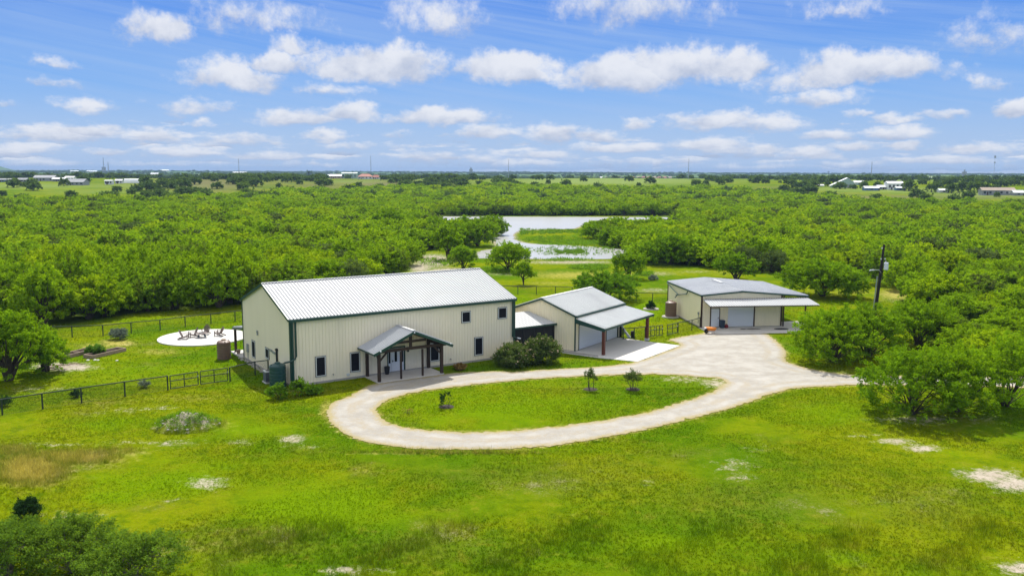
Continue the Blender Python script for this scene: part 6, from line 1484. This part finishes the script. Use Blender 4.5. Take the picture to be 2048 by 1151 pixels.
def mast(name, px, D, ytop, label, cat, r=0.35, group=None, wood=False, cross=False, drums=()):
    x, y, z = at_depth(px, D); hor = 345.0 + (px - 1024) * 0.00346; top = CAM_H - (ytop - hor) * D / F_PX
    o = empty(name, (x, y, z - .3), 0, label, cat, group); mb = MB(); mb.tube([(0, 0, 0), (0, 0, top - z)], [r, r * .5], 6); mb.build('mast_shaft', M['pole' if wood else 'fargrey'], o)
    if cross: mb = MB(); mb.box((-1.1, -.1, (top - z) * .93), (1.1, .1, (top - z) * .93 + .2)); mb.build('crossarm', M['pole'], o)
    for f_0, f_1, rr_ in drums: mb = MB(); mb.lathe((0, 0, (top - z) * f_0), [(rr_, 0), (rr_, (top - z) * (f_1 - f_0))], 10); mb.build('antenna', M['fargrey'], o)
    return o
mast('power_mast', 478, 1300, 319, 'tall thin pole on the skyline above the left brown slope', 'mast', .5)
mast('power_mast', 742, 1350, 314, 'tall thin pole rising behind the red-roofed villa', 'mast', .55)
mast('power_mast', 1017, 1350, 320, 'tall thin pole on the skyline left of the pale field', 'mast', .5)
mast('power_mast', 1377, 1100, 319, 'tall thin pole at the right end of the pale field', 'mast', .45)
mast('power_mast', 1743, 1150, 325, 'tall thin pole on the skyline above the green barn', 'mast', .5)
mast('antenna_tower', 1988, 2600, 313, 'slim antenna tower with two drums near the right edge', 'tower', .5, drums=((.88, .98, 2.6), (.66, .72, 2.2)))
mast('plant_chimney', 208, 3600, 317, 'tall stack above the pale plant on the left skyline', 'chimney', 2.0, drums=((0.0, .38, 8.0),))
mast('plant_chimney', 217, 3600, 326, 'shorter dark stack right of the tall one on the left skyline', 'chimney', 2.2)
mast('water_tower', 942, 3000, 336, 'small dark water tower on the skyline left of centre', 'water tower', 1.6, drums=((.45, .75, 6.0), (.75, .9, 3.0)))
mast('grain_silo', 1929, 2200, 341, 'pale grain silos on the skyline near the right trees', 'silo', 3.2, drums=((0, .8, 5.5),))
for i, (px_, D, yt) in enumerate(((705, 900, 343), (716, 905, 347), (761, 830, 343), (771, 900, 347), (800, 800, 344), (829, 880, 344), (843, 900, 346), (898, 860, 350), (239, 760, 346), (275, 740, 344), (617, 900, 343), (1786, 690, 352), (1805, 700, 356), (1826, 800, 350), (1861, 820, 351), (1657, 720, 343))):
    mast('far_utility_pole', px_, D, yt, 'thin dark utility pole on the far ridge', 'utility pole', .17, 'utility poles along the far ridge', True, True)
for px_, D, yt, lb in ((882, 520, 375, 'thin pole sticking out of the woods above the pond'), (1659, 400, 399, 'thin pole sticking out of the woods below the green barn')):
    mast('woods_pole', px_, D, yt, lb, 'utility pole', .16, None, True, True)
# single far trees by the farms
FT = tree_mesh(300, LEAF_DARK, Rr=4.5, Hh=8.0, ncl=90, m_=12, leaf=0.6, K=9, stems=2, low=.3, spread=.6, flat=.33, twigs=False)
for px_, py_, hp, lb in ((128, 372, 15, 'dark round tree in front of the grey-roofed farmhouse'), (345, 376, 15, 'dark round tree on the brown slope left of centre'), (330, 378, 10, 'smaller dark tree left of the round slope tree'), (490, 370, 12, 'dark tree at the right end of the left slope'), (428, 362, 12, 'dark tree on the crest of the left slope'), (316, 381, 12, 'dark bush at the foot of the left slope'), (620, 353, 12, 'dark round tree on the crest left of the cream cottage'), (535, 364, 12, 'dark tree on the slope between the masts'), (588, 364, 14, 'dark tree midway down the central slope'), (558, 376, 11, 'dark bush at the foot of the central slope'), (1097, 368, 10, 'dark round bush at the left of the pale field'), (1278, 374, 10, 'dark bush at the near edge of the pale field'), (1412, 370, 11, 'dark tree right of the pale field'), (1444, 370, 12, 'round dark tree right of the tall thin pole'), (1560, 366, 6, 'small dark tree on the right field edge'),
        (1614, 373, 14, 'dark tree left of the tiny white shed'), (1629, 371, 14, 'dark tree behind the tiny white shed'), (1643, 370, 14, 'dark tree between the tiny shed and the barn'), (1656, 373, 11, 'dark tree touching the green barn roof'), (1727, 377, 15, 'dark tree between the barn and the blue-grey shed'), (1818, 382, 21, 'large dark tree right of the two-storey far house'), (1863, 384, 17, 'bright round tree left of the small white shed'), (1903, 386, 18, 'dark tree right of the small white shed'), (1925, 384, 20, 'tall dark tree in the right farm group'), (1948, 385, 22, 'largest dark tree left of the long grey home'), (1968, 384, 18, 'dark tree touching the long grey home'), (1755, 377, 14, 'tree behind the blue-grey shed'), (1993, 394, 10, 'dark bush in front of the long grey home'), (1935, 347, 10, 'dark tree clump on the skyline by the silos')):
    x, y, z = land(px_, py_); s = hp * math.hypot(x, y) / F_PX / 8.0
    plant('far_tree', FT, x, y, lb, 'tree', None, rz=px_ * 1.7, s=s * 1.05, z=z - .3)

# ------------------------------------------------------------------ air
if HAZE:
    mb = MB(); mb.box((-9000, -400, -12), (9000, 12000, 62)); hb = mb.build('haze', None) if False else None
    me = bpy.data.meshes.new('haze'); me.from_pydata(mb.v, [], mb.f); ho = link('haze', me); tag(ho, kind='stuff')
    hm = bpy.data.materials.new('haze_air'); hm.use_nodes = True; t = NT(hm.node_tree); t.n.clear(); pv = t.node('ShaderNodeVolumePrincipled')
    pv.inputs['Color'].default_value = (0.38, 0.56, 0.85, 1); pv.inputs['Density'].default_value = HAZE; pv.inputs['Anisotropy'].default_value = 0.0
    o = t.node('ShaderNodeOutputMaterial'); t.link(pv.outputs[0], o.inputs['Volume']); me.materials.append(hm)
